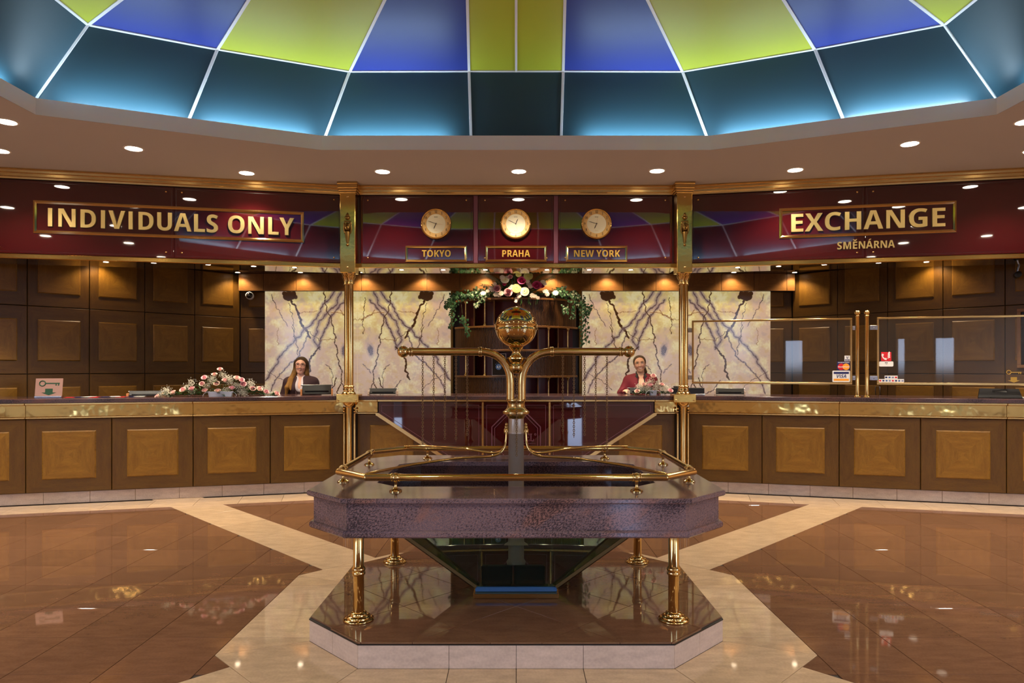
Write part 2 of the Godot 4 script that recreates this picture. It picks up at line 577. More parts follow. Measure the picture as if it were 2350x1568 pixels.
func make_materials() -> void:
	var wood := wood_texture()
	var stone := stone_texture()
	var granite := granite_texture()
	var onyx := onyx_texture()
	var waves := bump(51, 0.02, 3.0)
	var ripples := bump(52, 0.03, 2.0)
	M.wood_frame = mat(rgb8(112, 80, 27), 0.42, 0.0, wood)
	M.wood_inset = mat(rgb8(160, 117, 38), 0.42, 0.0, wood)
	M.wall_frame = mat(rgb8(106, 74, 23), 0.38, 0.0, wood)
	M.wall_inset = mat(rgb8(146, 106, 36), 0.38, 0.0, wood)
	M.wood_plain = mat(rgb8(150, 106, 58), 0.35, 0.0, wood)
	for m in ["wood_frame", "wood_inset", "wall_frame", "wall_inset", "wood_plain"]:
		M[m].vertex_color_use_as_albedo = true
		M[m].metallic_specular = 0.4
	M.slat = mat(rgb8(104, 70, 40), 0.4, 0.0, wood)
	M.gap = mat(rgb8(30, 22, 16), 0.8)
	M.granite = mat(Color.WHITE, 0.10, 0.0, granite, 0.4167)
	M.granite_dark = mat(Color(0.62, 0.58, 0.58), 0.12, 0.0, granite, 0.4167)
	M.brown = []
	M.beige = []
	for k in 4:
		var t: float = [0.97, 1.0, 1.03, 0.985][k]
		var a := mat(Color(0.50 * t, 0.365 * t, 0.275 * t), 0.035, 0.0, stone, 1.1)
		a.uv1_offset = Vector3(0.37 * k, 0.11 * k, 0.53 * k)
		M.brown.append(a)
		var b := mat(Color(0.84 * t, 0.735 * t, 0.605 * t), 0.045, 0.0, stone, 1.1)
		b.uv1_offset = Vector3(0.21 * k, 0.43 * k, 0.17 * k)
		M.beige.append(b)
	M.grout = mat(rgb8(50, 38, 30), 0.7)
	M.pale_tile = mat(Color(0.84, 0.76, 0.70), 0.2, 0.0, stone, 1.1)
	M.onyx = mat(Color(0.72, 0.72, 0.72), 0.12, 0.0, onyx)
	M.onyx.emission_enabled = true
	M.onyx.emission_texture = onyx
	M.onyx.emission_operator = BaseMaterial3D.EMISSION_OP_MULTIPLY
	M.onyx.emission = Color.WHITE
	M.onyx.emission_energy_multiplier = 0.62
	M.brass = mat(Color(0.88, 0.74, 0.47), 0.08, 1.0)
	M.brass_satin = mat(Color(0.84, 0.70, 0.45), 0.22, 1.0)
	M.brass_band = with_bump(mat(Color(0.88, 0.74, 0.44), 0.09, 1.0), waves, 0.22, 0.6)
	M.brass_plate = with_bump(mat(Color(0.84, 0.69, 0.38), 0.16, 1.0), ripples, 0.08, 1.5)
	M.bronze = mat(Color(0.74, 0.67, 0.60), 0.40, 0.55)
	M.antique = mat(Color(0.50, 0.38, 0.20), 0.35, 1.0)
	M.tank_bar = mat(Color(0.30, 0.22, 0.12), 0.4, 1.0)
	M.letter = mat(Color(0.86, 0.76, 0.50), 0.38, 1.0)
	M.gilt = mat(Color(0.80, 0.64, 0.28), 0.40, 0.7)
	M.steel = mat(Color(0.72, 0.73, 0.76), 0.25, 1.0)
	M.chain = mat(Color(0.60, 0.47, 0.32), 0.4, 0.7)
	M.red_glass = mat(rgb8(58, 9, 12), 0.03)
	M.red_glass.clearcoat_enabled = true
	M.red_glass.clearcoat = 1.0
	M.red_glass.clearcoat_roughness = 0.02
	M.red_line = mat(rgb8(105, 62, 74), 0.3)
	M.red_lining = mat(rgb8(92, 26, 30), 0.35)
	M.red_dark = mat(rgb8(38, 14, 16), 0.3)
	M.ceiling = mat(rgb8(192, 188, 194), 0.85)
	M.riser = mat(rgb8(242, 238, 238), 0.6)
	M.white_bar = mat(rgb8(236, 236, 238), 0.4)
	M.teal = mat(rgb8(42, 71, 83), 0.35)
	M.lime = mat(rgb8(184, 190, 54), 0.45)
	M.blue = mat(rgb8(50, 64, 152), 0.38)
	M.orange = mat(rgb8(222, 108, 38), 0.45)
	M.plum = mat(rgb8(74, 40, 50), 0.45)
	M.office = mat(rgb8(40, 32, 26), 0.06, 0.55)
	M.room_wall = mat(rgb8(206, 178, 150), 0.8)
	M.glass = mat(Color(0.92, 0.97, 0.95, 0.01), 0.02)
	M.glass.transparency = BaseMaterial3D.TRANSPARENCY_ALPHA
	M.tank_glass = mat(Color(0.10, 0.14, 0.11, 0.42), 0.02)
	M.tank_glass.transparency = BaseMaterial3D.TRANSPARENCY_ALPHA
	M.black = mat(rgb8(12, 12, 13), 0.4)
	M.matte_black = mat(rgb8(26, 24, 18), 0.7)
	M.screen = mat(rgb8(10, 12, 16), 0.08)
	M.blue_strip = mat(rgb8(62, 104, 144), 0.3)
	M.paper = mat(rgb8(232, 230, 226), 0.6)
	M.pot = mat(rgb8(206, 210, 224), 0.45)
	M.light_wood = mat(rgb8(206, 140, 84), 0.4)
	M.lamp = glow(Color(1.0, 0.93, 0.82), 70.0)
	M.small_lamp = glow(Color(1.0, 0.90, 0.76), 22.0)
	M.tube = glow(Color(0.80, 0.92, 1.0), 9.0)
	M.face = mat(rgb8(236, 226, 190), 0.4)
	M.dial = mat(rgb8(214, 170, 100), 0.4)
	M.ink = mat(rgb8(36, 24, 16), 0.5)
	M.key_plate = mat(rgb8(178, 140, 128), 0.3, 0.4)
	M.green_ink = mat(rgb8(10, 62, 36), 0.5)
	M.gold_ink = mat(rgb8(186, 148, 66), 0.4, 0.5)
	M.navy = mat(rgb8(24, 34, 92), 0.4)
	M.sign_red = mat(rgb8(206, 30, 40), 0.4)
	M.sign_orange = mat(rgb8(246, 160, 40), 0.4)
	M.badge_blue = mat(rgb8(70, 100, 150), 0.4)
	M.leaf = mat(Color.WHITE, 0.45)
	M.petal = mat(Color.WHITE, 0.6)
	for m in ["leaf", "petal"]:
		M[m].vertex_color_use_as_albedo = true
		M[m].backlight_enabled = true
		M[m].backlight = Color(0.25, 0.25, 0.25)
	M.skin = mat(Color.WHITE, 0.5)
	M.skin.vertex_color_use_as_albedo = true
	M.skin.subsurf_scatter_enabled = true
	M.skin.subsurf_scatter_strength = 0.12
	M.hair = mat(Color.WHITE, 0.6)
	M.hair.metallic_specular = 0.25
	M.soffit = mat(Color(0.56, 0.50, 0.44), 0.04, 1.0)
	M.water = mat(Color(0.80, 0.92, 0.88, 0.0), 0.0)
	M.water.refraction_enabled = true
	M.water.refraction_scale = 0.033
	M.hair.vertex_color_use_as_albedo = true
	M.jacket_dark = mat(rgb8(52, 28, 38), 0.8)
	M.jacket_red = mat(rgb8(108, 16, 36), 0.8)
	M.blouse = mat(rgb8(206, 200, 214), 0.7)
	M.shirt_black = mat(rgb8(24, 24, 28), 0.7)
	M.eye_white = mat(rgb8(236, 228, 222), 0.2)
	M.iris = mat(rgb8(46, 40, 38), 0.1)
	M.spectacle = mat(rgb8(84, 44, 56), 0.3)
	M.teeth = mat(rgb8(240, 232, 222), 0.3)


func _ready() -> void:
	rng.seed = 7
	set_view_and_light()
	sans = SystemFont.new()
	sans.font_names = ["Droid Sans"]
	sans.font_weight = 700
	serif = SystemFont.new()
	serif.font_names = ["Droid Serif"]
	serif.font_weight = 700
	make_materials()
	build_floor()
	build_room()
	build_skylight()
	build_back_office()
	build_counters()
	build_fascia()
	build_columns()
	build_fountain()
	build_lamps()
	build_exchange_screen()
	build_desk_things()
	build_flowers()
	build_people()


func set_view_and_light() -> void:
	# 24 mm lens on a full frame, raised so that uprights stay upright
	var cam := Camera3D.new()
	cam.name = "camera"
	cam.projection = Camera3D.PROJECTION_FRUSTUM
	cam.near = 0.1
	cam.far = 60.0
	cam.size = 0.1 * 1568.0 / 1567.0
	cam.frustum_offset = Vector2(-9.5, 61.0) / 1567.0 * 0.1
	cam.position = Vector3(0, 1.5, 0)
	add_child(cam)
	cam.current = true
	var sky := ProceduralSkyMaterial.new()
	sky.sky_top_color = Color(0.50, 0.64, 0.90)
	sky.sky_horizon_color = Color(0.82, 0.88, 0.98)
	sky.ground_bottom_color = Color(0.40, 0.40, 0.42)
	sky.ground_horizon_color = Color(0.62, 0.64, 0.68)
	sky.sky_energy_multiplier = 2.7
	sky.ground_energy_multiplier = 1.3
	var s := Sky.new()
	s.sky_material = sky
	var e := Environment.new()
	e.background_mode = Environment.BG_SKY
	e.sky = s
	e.tonemap_mode = Environment.TONE_MAPPER_LINEAR
	e.tonemap_exposure = 1.0
	e.sdfgi_enabled = true
	e.ssao_enabled = true
	e.ssil_enabled = true
	var w := WorldEnvironment.new()
	w.name = "world_environment"
	w.environment = e
	add_child(w)


# ---------------------------------------------------------------- floor

func rect(x0: float, d0: float, x1: float, d1: float) -> PackedVector2Array:
	return PackedVector2Array([Vector2(x0, d0), Vector2(x1, d0), Vector2(x1, d1), Vector2(x0, d1)])


func octagon(hx: float, d0: float, d1: float, cut: float) -> PackedVector2Array:
	return PackedVector2Array([Vector2(-hx + cut, d0), Vector2(hx - cut, d0), Vector2(hx, d0 + cut), Vector2(hx, d1 - cut), Vector2(hx - cut, d1), Vector2(-hx + cut, d1), Vector2(-hx, d1 - cut), Vector2(-hx, d0 + cut)])


func minus(polys: Array, cut: PackedVector2Array) -> Array:
	var r := []
	for p in polys:
		for q in Geometry2D.clip_polygons(p, cut):
			if not Geometry2D.is_polygon_clockwise(q):
				r.append(q)
	return r


func lay(parent: Node3D, polys: Array, mats: Array, y0: float, y1: float, called := "tile") -> void:
	for p in polys:
		for q in Geometry2D.offset_polygon(p, -0.0016, Geometry2D.JOIN_MITER):
			var area := 0.0
			for k in q.size():
				area += q[k].cross(q[(k + 1) % q.size()])
			if absf(area) < 0.004:
				continue
			var mb := MB.new()
			mb.prism(q, y0, y1, 0.001)
			part(parent, called, mb, mats[rng.randi() % mats.size()])


# cuts a polygon into tiles along an axis at the given places
func sliced(poly: PackedVector2Array, axis: Vector2, places: Array) -> Array:
	var r := []
	var side := Vector2(-axis.y, axis.x) * 30.0
	for k in places.size() - 1:
		var a: Vector2 = axis * places[k]
		var b: Vector2 = axis * places[k + 1]
		for q in Geometry2D.intersect_polygons(poly, PackedVector2Array([a - side, b - side, b + side, a + side])):
			r.append(q)
	return r


func steps(from: float, to: float, by := TILE) -> Array:
	var r := []
	var x := from
	while x < to + by:
		r.append(x)
		x += by
	return r


func build_floor() -> void:
	var base := MB.new()
	base.box(Vector3(-7.4, -0.2, -10.7), Vector3(7.4, -0.006, 4.3))
	var floor_ := struct("floor", base, M.grout)
	var near := MB.new()
	near.box(Vector3(-7.3, -0.006, -2.5), Vector3(7.3, 0.0, 4.1))
	part(floor_, "plain_paving", near, M.brown[1])
	var far := MB.new()
	far.box(Vector3(-6.9, -0.006, -10.4), Vector3(6.9, -0.004, -8.6))
	part(floor_, "plain_paving", far, M.brown[1])
	# the beige ring round the fountain, four beige bands running out at 45 degrees and a strip along the counter
	var d0 := 3.4065
	var d1 := 5.10
	var inner := octagon(1.135, d0, d1, 0.345)
	var outer := octagon(1.575, d0 - 0.44, d1 + 0.44, 0.60)
	var bands := []
	for sx in [-1.0, 1.0]:
		for sd in [-1.0, 1.0]:
			var m := Vector2(sx * 0.963, d1 - 0.173 if sd > 0 else d0 + 0.173)
			var go := Vector2(sx, sd).normalized()
			var side := Vector2(-go.y, go.x) * 0.2285
			var b := PackedVector2Array([m - side, m + go * 7.0 - side, m + go * 7.0 + side, m + side])
			bands.append([b, go, m])
	var front := 8.30 - 0.02
	var centre := PackedVector2Array([Vector2(-2.06, front), Vector2(-2.06, front - 0.4575), Vector2(2.06, front - 0.4575), Vector2(2.06, front)])
	var strips := [centre]
	var l := sqrt(1.0 + WING * WING)
	for s in [-1.0, 1.0]:
		var a := Vector2(s * 2.06, front)
		var go := Vector2(s, -WING) / l
		var inw := Vector2(-s * WING, -1.0) / l * 0.4575
		strips.append(PackedVector2Array([a, a + go * 5.6, a + go * 5.6 + inw, Vector2(s * 2.06, front - 0.4575)]))
	# counter strips
	lay(floor_, sliced(strips[0], Vector2.RIGHT, steps(-2.06, 2.06)), M.beige, -0.006, 0.0)
	for k in 2:
		var go: Vector2 = Vector2([-1.0, 1.0][k], -WING) / l
		var s0: float = go.dot(strips[k + 1][0])
		lay(floor_, sliced(strips[k + 1], go, steps(s0 - 0.2, s0 + 5.6)), M.beige, -0.006, 0.0)
	# ring tiles, their joints in line with the plinth's
	var cuts := [-0.80, -0.335, 0.0, 0.335, 0.80]
	for k in 8:
		var a := inner[k]
		var b := inner[(k + 1) % 8]
		var q := PackedVector2Array([a, b, outer[(k + 1) % 8], outer[k]])
		if absf(a.y - b.y) < 0.01:
			cuts[0] = -1.2
			cuts[4] = 1.2
			lay(floor_, sliced(q, Vector2.RIGHT, cuts), M.beige, -0.006, 0.0)
		elif absf(a.x - b.x) < 0.01:
			lay(floor_, sliced(q, Vector2.DOWN, steps(3.344 - TILE, 6.0)), M.beige, -0.006, 0.0)
		else:
			lay(floor_, [q], M.beige, -0.006, 0.0)
	# bands
	var area := rect(-7.2, 2.5, 7.2, 8.4)
	for b in bands:
		var left := minus([b[0]], outer)
		for s in strips:
			left = minus(left, s)
		var go: Vector2 = b[1]
		for p in left:
			for q in Geometry2D.intersect_polygons(p, area):
				# what lies beyond the counter's strip is cut away by its distance
				if q[0].y > 8.2:
					continue
				var s0: float = go.dot(b[2])
				lay(floor_, sliced(q, go, steps(s0 + 0.44, s0 + 7.5, TILE * 1.4142)), M.beige, -0.006, 0.0)
	# brown field
	var k := -16
	while k < 16:
		var j := 0
		while j < 13:
			var x := (k + 0.46) * TILE if k >= 0 else (k + 0.54) * TILE
			x = 1.575 - TILE * 3 + k * TILE if k >= 0 else -1.575 + TILE * 3 + (k) * TILE
			var x1 := x + TILE
			if k == 0:
				x = -0.203
			elif k == -1:
				x1 = -0.203
			var y := 3.344 - 2 * TILE + j * TILE
			var left := [rect(x, maxf(y, 2.5), x1, y + TILE)]
			left = minus(left, outer)
			for b in bands:
				left = minus(left, b[0])
			for s in strips:
				left = minus(left, s)
			var keep := []
			for p in left:
				var m := Vector2.ZERO
				for q in p:
					m += q / p.size()
				if m.y < 8.28 - maxf(0.0, absf(m.x) - 2.06) * WING - 0.44 and absf(m.x) < 7.1:
					keep.append(p)
			lay(floor_, keep, M.brown, -0.006, 0.0)
			j += 1
		k += 1


# ---------------------------------------------------------------- the hall round the camera

func build_room() -> void:
	for s in [-1.0, 1.0]:
		var mb := MB.new()
		# tall side windows let daylight in behind the camera
		mb.box(Vector3(s * 7.3 - 0.1, 0.0, -7.4), Vector3(s * 7.3 + 0.1, 5.6, 0.2))
		mb.box(Vector3(s * 7.3 - 0.1, 0.0, 0.2), Vector3(s * 7.3 + 0.1, 0.3, 4.2))
		mb.box(Vector3(s * 7.3 - 0.1, 3.3, 0.2), Vector3(s * 7.3 + 0.1, 5.6, 4.2))
		mb.box(Vector3(s * 7.3 - 0.1, 0.3, 3.8), Vector3(s * 7.3 + 0.1, 3.3, 4.2))
		struct("wall_west" if s < 0 else "wall_east", mb, M.room_wall)
		var wf := MB.new()
		for z in [0.2, 1.4, 2.6, 3.8]:
			wf.box(Vector3(s * 7.2 - 0.04, 0.3, z - 0.03), Vector3(s * 7.2, 3.3, z + 0.03))
		struct("window_%d" % (8 if s < 0 else 9), wf, M.bronze)
	# entrance wall behind the camera: tall openings to the street
	var gaps := [[-5.5, -5.0], [-3.7, -3.4], [1.5, 2.0], [4.3, 4.5], [5.15, 5.6]]
	var mb := MB.new()
	var x := -7.3
	for g in gaps:
		mb.box(Vector3(x, 0.0, 4.0), Vector3(g[0], 2.3, 4.2))
		x = g[1]
	mb.box(Vector3(x, 0.0, 4.0), Vector3(7.3, 2.3, 4.2))
	mb.box(Vector3(-7.3, 2.3, 4.0), Vector3(7.3, 5.6, 4.2))
	struct("wall_front", mb, M.room_wall)
	for g in gaps:
		var f := MB.new()
		for e in g:
			f.box(Vector3(e - 0.03, 0.0, 3.96), Vector3(e + 0.03, 2.33, 4.0))
		f.box(Vector3(g[0], 2.27, 3.96), Vector3(g[1], 2.33, 4.0))
		struct("window_%d" % (gaps.find(g) + 1), f, M.bronze)
	# flat ceiling with its octagonal opening, in two halves
	var o := opening(0.0)
	var rim := []
	for p in o:
		rim.append(p)
	var ceil_mb := MB.new()
	for s in [-1.0, 1.0]:
		var poly := PackedVector2Array()
		for p in [Vector2(0, 8.36), Vector2(2.1, 8.36), Vector2(7.25, 7.30), Vector2(7.25, -4.05), Vector2(0, -4.05)]:
			poly.append(Vector2(p.x * s, p.y))
		var half := []
		for p in rim:
			if p.x * s >= -0.001:
				half.append(p)
		# from the near edge round to the far edge
		half.sort_custom(func(a, b): return atan2(a.y - 4.3, a.x * s) < atan2(b.y - 4.3, b.x * s))
		poly.append(Vector2(0, half[0].y))
		for p in half:
			poly.append(p)
		poly.append(Vector2(0, half[half.size() - 1].y))
		ceil_mb.prism(poly, CEIL, CEIL + 0.03)
	struct("ceiling", ceil_mb, M.ceiling)
	var roof := MB.new()
	roof.box(Vector3(-7.4, 5.6, -10.7), Vector3(7.4, 5.8, 4.3))
	struct("ceiling_roof", roof, M.room_wall)


# the skylight's opening, as (x, distance), moved outwards by `more`
func opening(more: float) -> PackedVector2Array:
	var r := PackedVector2Array()
	for sd in [1.0, -1.0]:
		for sx in [1.0, -1.0]:
			pass
	var q := [Vector2(1.98 + more * 0.2, 2.64 + more), Vector2(4.21 + more, 1.67 + more * 0.62)]
	for p in [q[0], q[1], Vector2(q[1].x, -q[1].y), Vector2(q[0].x, -q[0].y), Vector2(-q[0].x, -q[0].y), Vector2(-q[1].x, -q[1].y), Vector2(-q[1].x, q[1].y), Vector2(-q[0].x, q[0].y)]:
		r.append(Vector2(p.x, p.y + 4.31))
	return r


# ---------------------------------------------------------------- skylight

# one ring of the skylight's ribs: 22 points, starting at the far middle and going round over the right
func rib_ring(far: Array, y: float) -> Array:
	var right := []
	for p in far:
		right.append(p)
	var last: Vector2 = far[far.size() - 1]
	for f in [0.5, 0.0, -0.5]:
		right.append(Vector2(last.x, last.y * f))
	for k in range(far.size() - 1, -1, -1):
		right.append(Vector2(far[k].x, -far[k].y))
	var r := []
	for p in right:
		r.append(V(p.x, y, 4.31 + p.y))
	for k in range(right.size() - 1, -1, -1):
		r.append(V(-right[k].x, y, 4.31 + right[k].y))
	return r


func beam(mb: MB, a: Vector3, b: Vector3, wide: float, deep: float, out: Vector3) -> void:
	var along := (b - a).normalized()
	var side := along.cross(out).normalized()
	var up := side.cross(along).normalized()
	var l := a.distance_to(b)
	mb.box(Vector3(-wide / 2, -deep / 2, 0), Vector3(wide / 2, deep / 2, l), 0.002, Transform3D(Basis(side, up, along), a))


func build_skylight() -> void:
	var rings := [
		rib_ring([Vector2(0.471, 2.912), Vector2(2.08, 2.912), Vector2(3.28, 2.40), Vector2(4.54, 1.95)], 3.78),
		rib_ring([Vector2(0.491, 2.813), Vector2(1.737, 2.820), Vector2(2.90, 2.322), Vector2(3.86, 1.847)], 4.60),
		rib_ring([Vector2(0.42, 1.48), Vector2(0.982, 1.48), Vector2(1.83, 1.11), Vector2(2.32, 0.95)], 4.90),
		rib_ring([Vector2(0.22, 0.55), Vector2(0.48, 0.55), Vector2(0.82, 0.42), Vector2(1.02, 0.33)], 5.08),
	]
	var dome := Node3D.new()
	dome.name = "ceiling_skylight"
	dome.set_meta("kind", "structure")
	add_child(dome, true)
	var riser := MB.new()
	var a := opening(-0.004)
	var b := opening(0.035)
	for k in 8:
		var p := a[k]
		var q := a[(k + 1) % 8]
		var p2 := b[k]
		var q2 := b[(k + 1) % 8]
		var inw := Vector3(-(p.x + q.x), 0, (p.y + q.y) / 2.0 - 4.31)
		riser.quad(V(p.x, CEIL, p.y), V(q.x, CEIL, q.y), V(q.x, 3.866, q.y), V(p.x, 3.866, p.y), inw)
		riser.quad(V(p2.x, CEIL, p2.y), V(q2.x, CEIL, q2.y), V(q2.x, 3.866, q2.y), V(p2.x, 3.866, p2.y), -inw)
		riser.quad(V(p.x, 3.866, p.y), V(q.x, 3.866, q.y), V(q2.x, 3.866, q2.y), V(p2.x, 3.866, p2.y), Vector3.UP)
	part(dome, "riser", riser, M.riser)
	var up := MB.new()
	for k in 22:
		var p: Vector3 = rings[0][k]
		var q: Vector3 = rings[0][(k + 1) % 22]
		up.quad(p, q, Vector3(q.x, CEIL + 0.02, q.z), Vector3(p.x, CEIL + 0.02, p.z), Vector3(-p.x, 0, -4.31 - p.z))
	part(dome, "upstand", up, M.riser)
	var above := Vector3(0, 3.0, -4.31)
	# panels: the lowest row is teal, the second alternates lime and blue, the third orange and lime
	var second := [M.blue, M.lime, M.blue, M.lime, M.blue, M.lime, M.blue, M.lime, M.blue, M.lime, M.lime]
	var third := [M.lime, M.orange, M.lime, M.orange, M.lime, M.orange, M.lime, M.orange, M.lime, M.orange, M.orange]
	for r in 3:
		for k in 22:
			var p := [rings[r][k], rings[r][(k + 1) % 22], rings[r + 1][(k + 1) % 22], rings[r + 1][k]]
			var m := (p[0] + p[1] + p[2] + p[3]) / 4.0 as Vector3
			var nn := (p[1] - p[0] as Vector3).cross(p[3] - p[0]).normalized()
			if nn.dot(above - m) < 0.0:
				nn = -nn
			var set_: Array = [[p[0], p[1], p[2], p[3]]]
			if r == 1 and (k == 21 or k == 10):
				var lo: Vector3 = (p[0] + p[1]) / 2.0
				var hi: Vector3 = (p[2] + p[3]) / 2.0
				set_ = [[p[0], lo, hi, p[3]], [lo, p[1], p[2], hi]]
			for q in set_:
				var mb := MB.new()
				var back := -nn * 0.012
				var w := (q[0] + q[1] + q[2] + q[3]) / 4.0 as Vector3
				mb.quad(q[0], q[1], q[2], q[3], nn)
				mb.quad(q[0] + back, q[1] + back, q[2] + back, q[3] + back, -nn)
				for e in 4:
					var x: Vector3 = q[e]
					var y: Vector3 = q[(e + 1) % 4]
					mb.quad(x, y, y + back, x + back, (x + y) / 2.0 - w)
				var side := k % 22
				if side > 10:
					side = 20 - side
				var mm: Material = M.teal
				if r == 1:
					mm = M.lime if k == 21 or k == 10 else second[clampi(side, 0, 10)]
				elif r == 2:
					mm = M.orange if k == 21 or k == 10 else third[clampi(side, 0, 10)]
				part(dome, "panel", mb, mm)
			# ribs on the room side of the panels
			var bar := MB.new()
			beam(bar, p[0] + nn * 0.006, p[3] + nn * 0.006, 0.028, 0.012, nn)
			part(dome, "rib", bar, M.white_bar)
			if r > 0:
				var hoop := MB.new()
				beam(hoop, p[0] + nn * 0.006, p[1] + nn * 0.006, 0.028, 0.012, nn)
				part(dome, "rib", hoop, M.white_bar)
			if set_.size() == 2:
				var mid := MB.new()
				beam(mid, set_[0][1] + nn * 0.006, set_[0][2] + nn * 0.006, 0.024, 0.022, nn)
				part(dome, "rib", mid, M.white_bar)
	var lid := PackedVector2Array()
	for p in rings[3]:
		lid.append(Vector2(p.x, -p.z))
	var cap := MB.new()
	cap.prism(lid, 5.08, 5.10)
	part(dome, "medallion", cap, M.plum)
	# fluorescent tubes lying in the cove, none behind the middle of the far side
	var runs := [
		[Vector2(0.72, 2.78), Vector2(1.92, 2.78)], [Vector2(2.10, 2.74), Vector2(3.05, 2.327)], [Vector2(3.20, 2.262), Vector2(4.15, 1.849)], [Vector2(4.36, 1.55), Vector2(4.36, 0.15)],
	]
	var index := 0
	for sd in [1.0, -1.0]:
		for sx in [-1.0, 1.0]:
			for r in runs:
				var p := V(r[0].x * sx, 3.862, 4.31 + r[0].y * sd)
				var q := V(r[1].x * sx, 3.862, 4.31 + r[1].y * sd)
				var o := thing("cove_light", "fluorescent tube hidden in the cove behind the white skylight rim", "light", Vector3.ZERO, 0.0, "cove tubes round the skylight")
				var mb := MB.new()
				mb.tube([p, q], 0.014, 8)
				part(o, "tube", mb, M.tube)
				var tray := MB.new()
				beam(tray, p - Vector3(0, 0.032, 0), q - Vector3(0, 0.032, 0), 0.05, 0.03, Vector3.UP)
				part(o, "batten", tray, M.white_bar)
				var light := AreaLight3D.new()
				light.name = "cove_glow"
				light.area_size = Vector2(p.distance_to(q), 0.03)
				light.area_normalize_energy = true
				light.light_color = Color(0.80, 0.92, 1.0)
				light.light_energy = COVE * p.distance_to(q)
				light.area_range = 12.0
				light.shadow_enabled = true
				var along := (q - p).normalized()
				var towards := (V(0, 0, 4.31) - V(p.x, 0, -p.z))
				var face := (Vector3.UP * 2.0 + (towards - along * towards.dot(along)).normalized() * -1.2).normalized()
				var zz := -face
				var yy := zz.cross(along).normalized()
				light.transform = Transform3D(Basis(along, yy, zz), (p + q) / 2.0 + face * 0.017)
				o.add_child(light)
				index += 1


# ---------------------------------------------------------------- panelled walls behind the counter

# boards of one panel: four mitred borders round a raised, quarter-matched square
func panel_meshes(w: float, h: float, ix: float, iy0: float, iy1: float, deep := 0.02, proud := 0.016) -> Array:
	var f := MB.new()
	var g := 0.004
	var o := [Vector2(g, g), Vector2(w - g, g), Vector2(w - g, h - g), Vector2(g, h - g)]
	var q := [Vector2(ix, iy0), Vector2(w - ix, iy0), Vector2(w - ix, iy1), Vector2(ix, iy1)]
	var bev := 0.004
	for k in 4:
		var a: Vector2 = o[k]
		var b: Vector2 = o[(k + 1) % 4]
		var c: Vector2 = q[(k + 1) % 4]
		var d: Vector2 = q[k]
		var off := Vector2(rng.randf() * 0.08, rng.randf() * 0.70)
		var s := 0.93 + 0.12 * rng.randf()
		f.tint = Color(s, s, s)
		var inn := func(p: Vector2) -> Vector2: return p + Vector2(bev if p.x < w / 2 else -bev, bev if p.y < h / 2 else -bev)
		var uv := func(p: Vector2) -> Vector2: return off + (p if k % 2 == 0 else Vector2(p.y, w - p.x if k == 1 else p.x)) * Vector2(1, 1.0 if k != 2 else 1.0) - (Vector2(0, h - 0.3) if k == 2 and h > 0.3 else Vector2.ZERO)
		var a2: Vector2 = inn.call(a)
		var b2: Vector2 = inn.call(b)
		f.quad(Vector3(a2.x, a2.y, deep), Vector3(b2.x, b2.y, deep), Vector3(c.x, c.y, deep), Vector3(d.x, d.y, deep), Vector3.BACK, [uv.call(a2), uv.call(b2), uv.call(c), uv.call(d)])
		f.quad(Vector3(a2.x, a2.y, deep), Vector3(b2.x, b2.y, deep), Vector3(b.x, b.y, deep - bev), Vector3(a.x, a.y, deep - bev), Vector3((a.y - b.y) * -1.0, (b.x - a.x) * -1.0, 0.3), [uv.call(a2), uv.call(b2), uv.call(b), uv.call(a)])
		f.quad(Vector3(a.x, a.y, deep - bev), Vector3(b.x, b.y, deep - bev), Vector3(b.x, b.y, 0), Vector3(a.x, a.y, 0), Vector3(b.y - a.y, a.x - b.x, 0), [uv.call(a), uv.call(b), uv.call(b), uv.call(a)])
	f.quad(Vector3(o[0].x, o[0].y, 0), Vector3(o[1].x, o[1].y, 0), Vector3(o[2].x, o[2].y, 0), Vector3(o[3].x, o[3].y, 0), Vector3.FORWARD)
	var n := MB.new()
	var m := Vector2(w / 2, (iy0 + iy1) / 2)
	var z := deep + proud
	var e := 0.012
	var r := []
	for p in q:
		r.append(p + Vector2(e if p.x < w / 2 else -e, e if p.y < m.y else -e))
	for k in 4:
		var off := Vector2(rng.randf() * 0.1, rng.randf() * 0.55)
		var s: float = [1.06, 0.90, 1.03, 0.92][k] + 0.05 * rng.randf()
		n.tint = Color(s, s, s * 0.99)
		var uv := func(p: Vector2) -> Vector2: return off + (Vector2(p.x, absf(p.y - m.y)) if k % 2 == 0 else Vector2(p.y, absf(p.x - m.x)))
		var a: Vector2 = r[k]
		var b: Vector2 = r[(k + 1) % 4]
		var a0: Vector2 = q[k]
		var b0: Vector2 = q[(k + 1) % 4]
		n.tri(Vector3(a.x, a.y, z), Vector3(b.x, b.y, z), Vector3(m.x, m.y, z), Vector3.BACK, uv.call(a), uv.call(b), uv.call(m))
		# bead round the square: a slope and a short upright
		var out := Vector3(b.y - a.y, a.x - b.x, 0).normalized()
		n.quad(Vector3(a.x, a.y, z), Vector3(b.x, b.y, z), Vector3(b0.x, b0.y, z - e * 0.7), Vector3(a0.x, a0.y, z - e * 0.7), out + Vector3.BACK, [uv.call(a), uv.call(b), uv.call(b), uv.call(a)])
		n.quad(Vector3(a0.x, a0.y, deep - 0.002), Vector3(b0.x, b0.y, deep - 0.002), Vector3(b0.x, b0.y, z - e * 0.7), Vector3(a0.x, a0.y, z - e * 0.7), out, [uv.call(a), uv.call(b), uv.call(b), uv.call(a)])
	return [f.mesh(), n.mesh()]


func hang_panel(wall: Node3D, meshes: Array, xf: Transform3D, fm: Material, im: Material) -> void:
	var p := part(wall, "wood_panel", meshes[0], fm, xf)
	part(p, "panel_inset", meshes[1], im)


